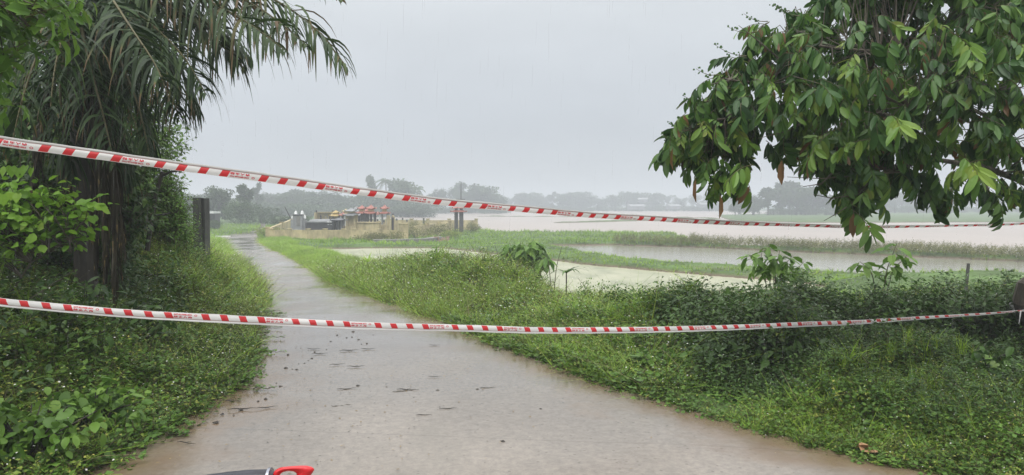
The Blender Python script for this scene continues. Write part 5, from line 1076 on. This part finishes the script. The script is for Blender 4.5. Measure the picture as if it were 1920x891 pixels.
shrub_clump(1112, 17.5, 1.0, .95, 'small round green shrub in front of the duckweed pond, right of the wilted plant', M_creep, 900, None, .06, base=.1)
shrub_clump(1182, 15.5, .9, .75, 'low bushy shrub at the edge of the duckweed pond, second right of the wilted plant', M_weed, 900, None, .055)
shrub_clump(1250, 13.5, 1.1, .5, 'spreading weedy shrub below the middle of the duckweed pond', M_weed, 900, None, .05)
q = P(1816, 494, 13); x, y, z = gpos(1808, 13); mb = MB(); tube(mb, [(x, y, z - .05), q], [.03, .026], 6); tag(mb.build('stake', M_conc), 'short dark stake poking out of the bank in front of the grey pond', 'post')
q = P(1908, 478, 42); mb = MB(); box(mb, (q[0], q[1], q[2] - .1), (.12, .1, .5)); tag(mb.build('stake', M_white), 'tiny white stake at the water line below the outer dike', 'post')

# ================================================================ litter on the road
def clod(seed):
    r = random.Random(seed); mb = MB(); prof = [(.001, 0), (.018, .0), (.022, .008), (.014, .017), (.001, .02)]; lathe(mb, (0, 0, 0), prof, 7); V, F, T = mb.arrays(); V = V * (1 + .3 * np.sin(V[:, [1, 2, 0]] * 190 + seed)); return V, F, T
cl = [mesh_obj('mud_clod', *clod(i), M_wood, loc=(0, 0, 0)) for i in range(3)]
spots = [(632, 628), (650, 633), (660, 632), (672, 637), (678, 645), (688, 644), (620, 640), (612, 655), (585, 672), (578, 676), (571, 681), (560, 682), (548, 692), (556, 693), (518, 718), (526, 724), (505, 726), (498, 748), (484, 752), (536, 690), (622, 762), (648, 730), (671, 724), (743, 746), (1007, 752), (1014, 768), (943, 828), (452, 768), (438, 778), (417, 776), (405, 792), (540, 665), (590, 660), (700, 628), (662, 622), (725, 726), (820, 733), (858, 735), (895, 731), (529, 606), (575, 612), (598, 606), (508, 600), (640, 612)]
for i, (px, py) in enumerate(spots):
    p = onroad(px, py); o = cl[i] if i < 3 else cl[i % 3].copy()
    if i >= 3: C.objects.link(o)
    s = random.uniform(.25, .85); o.location = (p[0], p[1], zr(p[1]) - .004); o.rotation_euler = (0, 0, random.uniform(0, 6)); o.scale = (s * 1.3, s, s * .8)
    tag(o, 'small dark mud clod lying on the wet concrete road', 'mud clod', 'dark clods scattered on the road')
def twig_mesh(seed):
    r = random.Random(seed); mb = MB(); L = .15; pts = [(L * (t_ - .5), .006 * math.sin(t_ * 5 + seed), .004 + .003 * math.sin(t_ * 9)) for t_ in np.linspace(0, 1, 6)]; tube(mb, pts, [.0015, .003, .0035, .003, .002, .001], 5); tube(mb, [pts[2], (pts[2][0] + .03, pts[2][1] + .015, .008)], [.002, .001], 4); return mb.arrays()
tw = [mesh_obj('twig', *twig_mesh(i), M_wood, loc=(0, 0, 0)) for i in range(3)]
for i, (px, py, s, rz_) in enumerate([(588, 655, 1.1, 0), (600, 664, 1.4, .2), (655, 658, 2, .1), (690, 655, 1.2, 0), (632, 684, 1.2, .1), (668, 688, 1.6, .1), (650, 730, 1.3, .2), (765, 732, 1.7, -.05), (815, 654 - 6, .9, 0), (815, 707, .8, 0), (840, 767, .9, .1), (795, 779, .7, 0), (915, 728, 1, .1), (640, 762, 1.1, .4), (455, 768, 2.0, .15), (430, 745 + 8, 1.6, -.1), (500, 765, 1.3, .3), (340, 815, 1.5, .4), (350, 832, 1.2, -.3), (750, 735, .8, .3)]):
    p = onroad(px, py); o = tw[i] if i < 3 else tw[i % 3].copy()
    if i >= 3: C.objects.link(o)
    o.location = (p[0], p[1], zr(p[1]) + .002); o.rotation_euler = (0, 0, rz_); s = .5 + .5 * s; o.scale = (s, s * random.choice([-1, 1]), s); tag(o, 'thin dark twig lying on the wet concrete road', 'twig', 'twigs washed onto the road')
mb = MB(); n = 1500; y = 3.5 + 18 * rng.random(n) ** 1.3; u = rng.random(n) ** 1.6; x = XL(y) + (XR(y) - XL(y)) * np.where(rng.random(n) < .72, u * .5, rng.random(n))
scatter(mb, [(*leaf5(.03, .012, .08, .05), np.full(5, .95)), (*leaf5(.016, .012, .1, .05), np.full(5, .1))], np.stack([x, y, zr(y) + .008], 1), rng.uniform(.4, 1.2, n), tilt=rng.normal(0, .1, n))
tag(mb.build('leaf_litter', M_deadpalm), 'tiny dark leaf scraps and seeds scattered over the wet road', 'litter', kind='stuff')
p = onroad(1632, 853); mb = MB(); V, F = leafr(.14, .12, .1, .35); V = rot1(V, .5, -.25, .3) + p + [-.06, 0, .02]; mb.add(V, F, .5); V, F = leafr(.10, .08, .15, .4); mb.add(rot1(V, 2.6, -.3, .4) + p + [.02, .02, .03], F, .5)
tag(mb.build('dry_leaf', noisecol('dry_leaf_brown', [(.3, (.26, .14, .07)), (.7, (.40, .24, .13))], 20)), 'curled light brown dry leaf at the right road edge near the bottom', 'leaf')
p = P(1864, 847, 4.9); mb = MB(); V, F = leaf5(.08, .02, .1, .2); mb.add(rot1(V, -.3, .2, 0) + p, F, .5); tag(mb.build('pale_leaf', M_white), 'small white curled leaf on the creeping plants in the lower right', 'leaf')

# ================================================================ motorbike front, just under the frame
D = 1.25; _P = P; P = lambda x_, y_, Y_: _P(x_, y_ + (9 if x_ < 516 else 2), Y_) if Y_ < 1.4 else _P(x_, y_, Y_); mred = mat('red_plastic', (.55, .015, .02), .28)[0]; mblk = noisecol('black_plastic', [(.3, (.012, .013, .02)), (.7, (.03, .032, .045))], 30, 4, .35)
b0 = P(470, 900, D); me_ = empty('motorbike', (b0[0], D, 1.77), 'front of a motorbike with red lever guard and dark grip at the bottom edge', 'motorbike')
outer = [(500, 889), (508, 880), (522, 874.5), (545, 872), (572, 870.5), (584, 872.5), (591, 877.5), (587, 884), (581, 892), (574, 903), (560, 913), (540, 915), (520, 908), (505, 899)]
inner = [(524, 890), (527, 886), (532, 883), (540, 881.5), (549, 882), (554, 884.5), (556, 887), (555, 890), (552, 896), (549, 901), (543, 904), (536, 903), (530, 899), (526, 895)]
mb = MB(); n = len(outer)
def ring_v(L, dy): return [P(x_, y_, D + dy) for x_, y_ in L]
mid = [((a[0] * .5 + b_[0] * .5), (a[1] * .5 + b_[1] * .5)) for a, b_ in zip(outer, inner)]
rings = [ring_v(outer, 0), ring_v(mid, -.007), ring_v(inner, -.001), ring_v(inner, .012), ring_v(mid, .016), ring_v(outer, .010)]; V = np.concatenate(rings); Q = []
for r_ in range(6):
    for k in range(n): Q.append((r_ * n + k, r_ * n + (k + 1) % n, ((r_ + 1) % 6) * n + (k + 1) % n, ((r_ + 1) % 6) * n + k))
mb.addq(V, Q); og = mb.build('lever_guard', mred, me_, True); sm_ = og.modifiers.new('s', 'SUBSURF'); sm_.levels = 2; sm_.render_levels = 2
mb = MB(); tube(mb, [P(380, 905, D), P(430, 897, D), P(470, 892, D), P(505, 889, D), P(514, 889, D)], [.020, .019, .018, .016, .012], 18); mb.build('grip', mblk, me_, True)
mb = MB(); tube(mb, [P(503, 889, D), P(508, 889, D)], [.019, .019], 18); mb.build('grip_collar', mat('collar_metal', (.25, .26, .3), .25, metal=.8)[0], me_, True)
hb = P(380, 905, D); mb = MB(); tube(mb, [hb, hb + [-.12, -.02, -.01], hb + [-.22, -.06, -.06]], [.013, .013, .013], 12); mb.build('handlebar', mblk, me_, True)
cx, cy, cz = hb[0] - .28, D - .1, hb[2] - .12
mb = MB(); lathe(mb, (cx, cy, cz - .22), [(.001, 0), (.10, .02), (.14, .1), (.13, .2), (.09, .27), (.001, .29)], 20); mb.build('front_cowl', mred, me_, True)
mb = MB(); tube(mb, [(cx, cy + .02, cz - .2), (cx, cy + .12, cz - .55), (cx, cy + .22, cz - .8)], [.05, .045, .04], 12); mb.build('fork', mblk, me_, True)
mb = MB(); th = np.linspace(0, 2 * math.pi, 25); wc = np.array([cx, cy + .22, 1.75 + .29]); tube(mb, np.stack([np.full(25, wc[0]), wc[1] + .25 * np.cos(th), wc[2] + .25 * np.sin(th)], 1), .038, 8, cap=False); mb.build('front_wheel', mblk, me_, True)
# ================================================================ rain
mr_, t, b = mat('rain_drop_streak', (.8, .82, .85), .2); tp_ = N(t, 'ShaderNodeBsdfTransparent'); mx = N(t, 'ShaderNodeMixShader'); mx.inputs[0].default_value = .06
t.links.new(tp_.outputs[0], mx.inputs[1]); t.links.new(b.outputs[0], mx.inputs[2]); t.links.new(mx.outputs[0], t.nodes['Material Output'].inputs[0])
n = 900; y = rng.uniform(2.2, 9, n); x = rng.uniform(-.7, .7, n) * y; z = CZ + rng.uniform(-.22, .30, n) * y; ok = z > 2.0; x, y, z = x[ok], y[ok], z[ok]
pr = (np.array([(-.5, 0, 0), (.5, 0, 0), (.45, 0, 1), (-.45, 0, 1), (0, .6, .5)]), np.array([(0, 1, 2), (0, 2, 3), (1, 4, 2), (4, 0, 3)]), np.full(5, .5)); mb = MB()
inst(mb, pr, np.stack([x, y, z], 1), rotm(rng.normal(0, .3, len(x)), rng.normal(.03, .015, len(x))), np.stack([np.full(len(x), .0013), np.full(len(x), .0013), rng.uniform(.05, .12, len(x))], 1), np.zeros(len(x)))
tag(mb.build('rain', mr_), 'fine pale streaks of falling rain', 'rain', kind='stuff')
# ================================================================ single shrubs of the right hedge and the left bank
def broad_shrub(px, Yq, wd_, h_, label, m=M_dark, n=420, L_=.12, asp=.45, cat='shrub'):
    x, y, z = gpos(px, Yq); e = empty('broadleaf_shrub', (x, y, z), label, cat); mb = MB(); ml = MB(); pl = []
    for i in range(14):
        a = rng.uniform(0, 6.28); q = wd_ * .5 * rng.uniform(.2, 1); tip = np.array([x + math.cos(a) * q, y + math.sin(a) * q * .6, z + h_ * rng.uniform(.45, 1.0) * (1 - .35 * q / wd_)]); mid = np.array([x + math.cos(a) * q * .35, y + math.sin(a) * q * .2, z + h_ * .45])
        tube(mb, [(x + rng.normal(0, .04), y, z - .05), mid, tip], [.012, .008, .003], 4); 
        for t_ in np.linspace(.15, 1, n // 14): pl.append((mid * (1 - t_) + tip * t_) if t_ > .0 else mid)
    pl = np.array(pl); pl += rng.normal(0, .05, pl.shape); pl[:, 2] -= rng.random(len(pl)) ** 3 * h_ * .4
    mb.build('stems', M_wood, e); scatter(ml, [(*leafr(1, asp, .05, .25), np.full(14, .42)), (*leafr(.8, asp, .09, .45), np.full(14, .42))], pl, L_ * rng.uniform(.6, 1.25, len(pl)), tilt=rng.normal(.35, .4, len(pl)), roll=rng.normal(0, .35, len(pl)), dt=.17); ml.build('leaves', m, e, True); return e
for a_ in [(1330, 8.6, 1.3, .75, 'dark leafy shrub just above the lower tape, left of the first sapling'), (1420, 8.3, 1.4, .85, 'dark leafy shrub just above the lower tape, right at the foot of the first sapling'), (1530, 8.5, 1.5, .85, 'dark leafy shrub above the lower tape between the two glossy saplings'), (1640, 8.5, 1.3, .8, 'dark leafy shrub above the lower tape under the second sapling'), (1745, 8.7, 1.5, .85, 'dark leafy shrub left of the short stake'), (1850, 8.8, 1.4, .9, 'dark leafy shrub nearest the trunk at the right edge'),
           (1400, 7.0, 1.1, .46, 'low dark shrub under the lower tape, leftmost of four'), (1520, 7.0, 1.2, .50, 'low dark shrub under the lower tape, second of four from the left'), (1660, 7.1, 1.2, .52, 'low dark shrub under the lower tape, third of four from the left'), (1790, 7.2, 1.2, .50, 'low dark shrub under the lower tape, rightmost of four'), (1880, 6.3, .9, .5, 'wide leaved shrub in the lower right near the frame edge'),
           (60, 6.2, 1.5, .9, 'dark leafy shrub at the far left just under the pale green shrub'), (150, 7.2, 1.3, .95, 'dark leafy shrub hiding the foot of the palm trunk'), (235, 7.9, 1.0, .7, 'dark leafy shrub to the right of the dead hanging fronds')]: broad_shrub(*a_)
for a_ in [(1700, 6.2, .9, .32, 'bright green low shrub among the grass below the dark shrubs'), (1250, 7.3, .8, .3, 'small bright shrub by the road edge under the middle of the lower tape'), (40, 4.6, .9, .55, 'bright large leaved weed clump in the lower left corner'), (170, 5.3, .9, .45, 'bright leafy weed clump on the left bank below the lower tape')]: broad_shrub(*a_, m=M_creep, L_=.09, asp=.6)
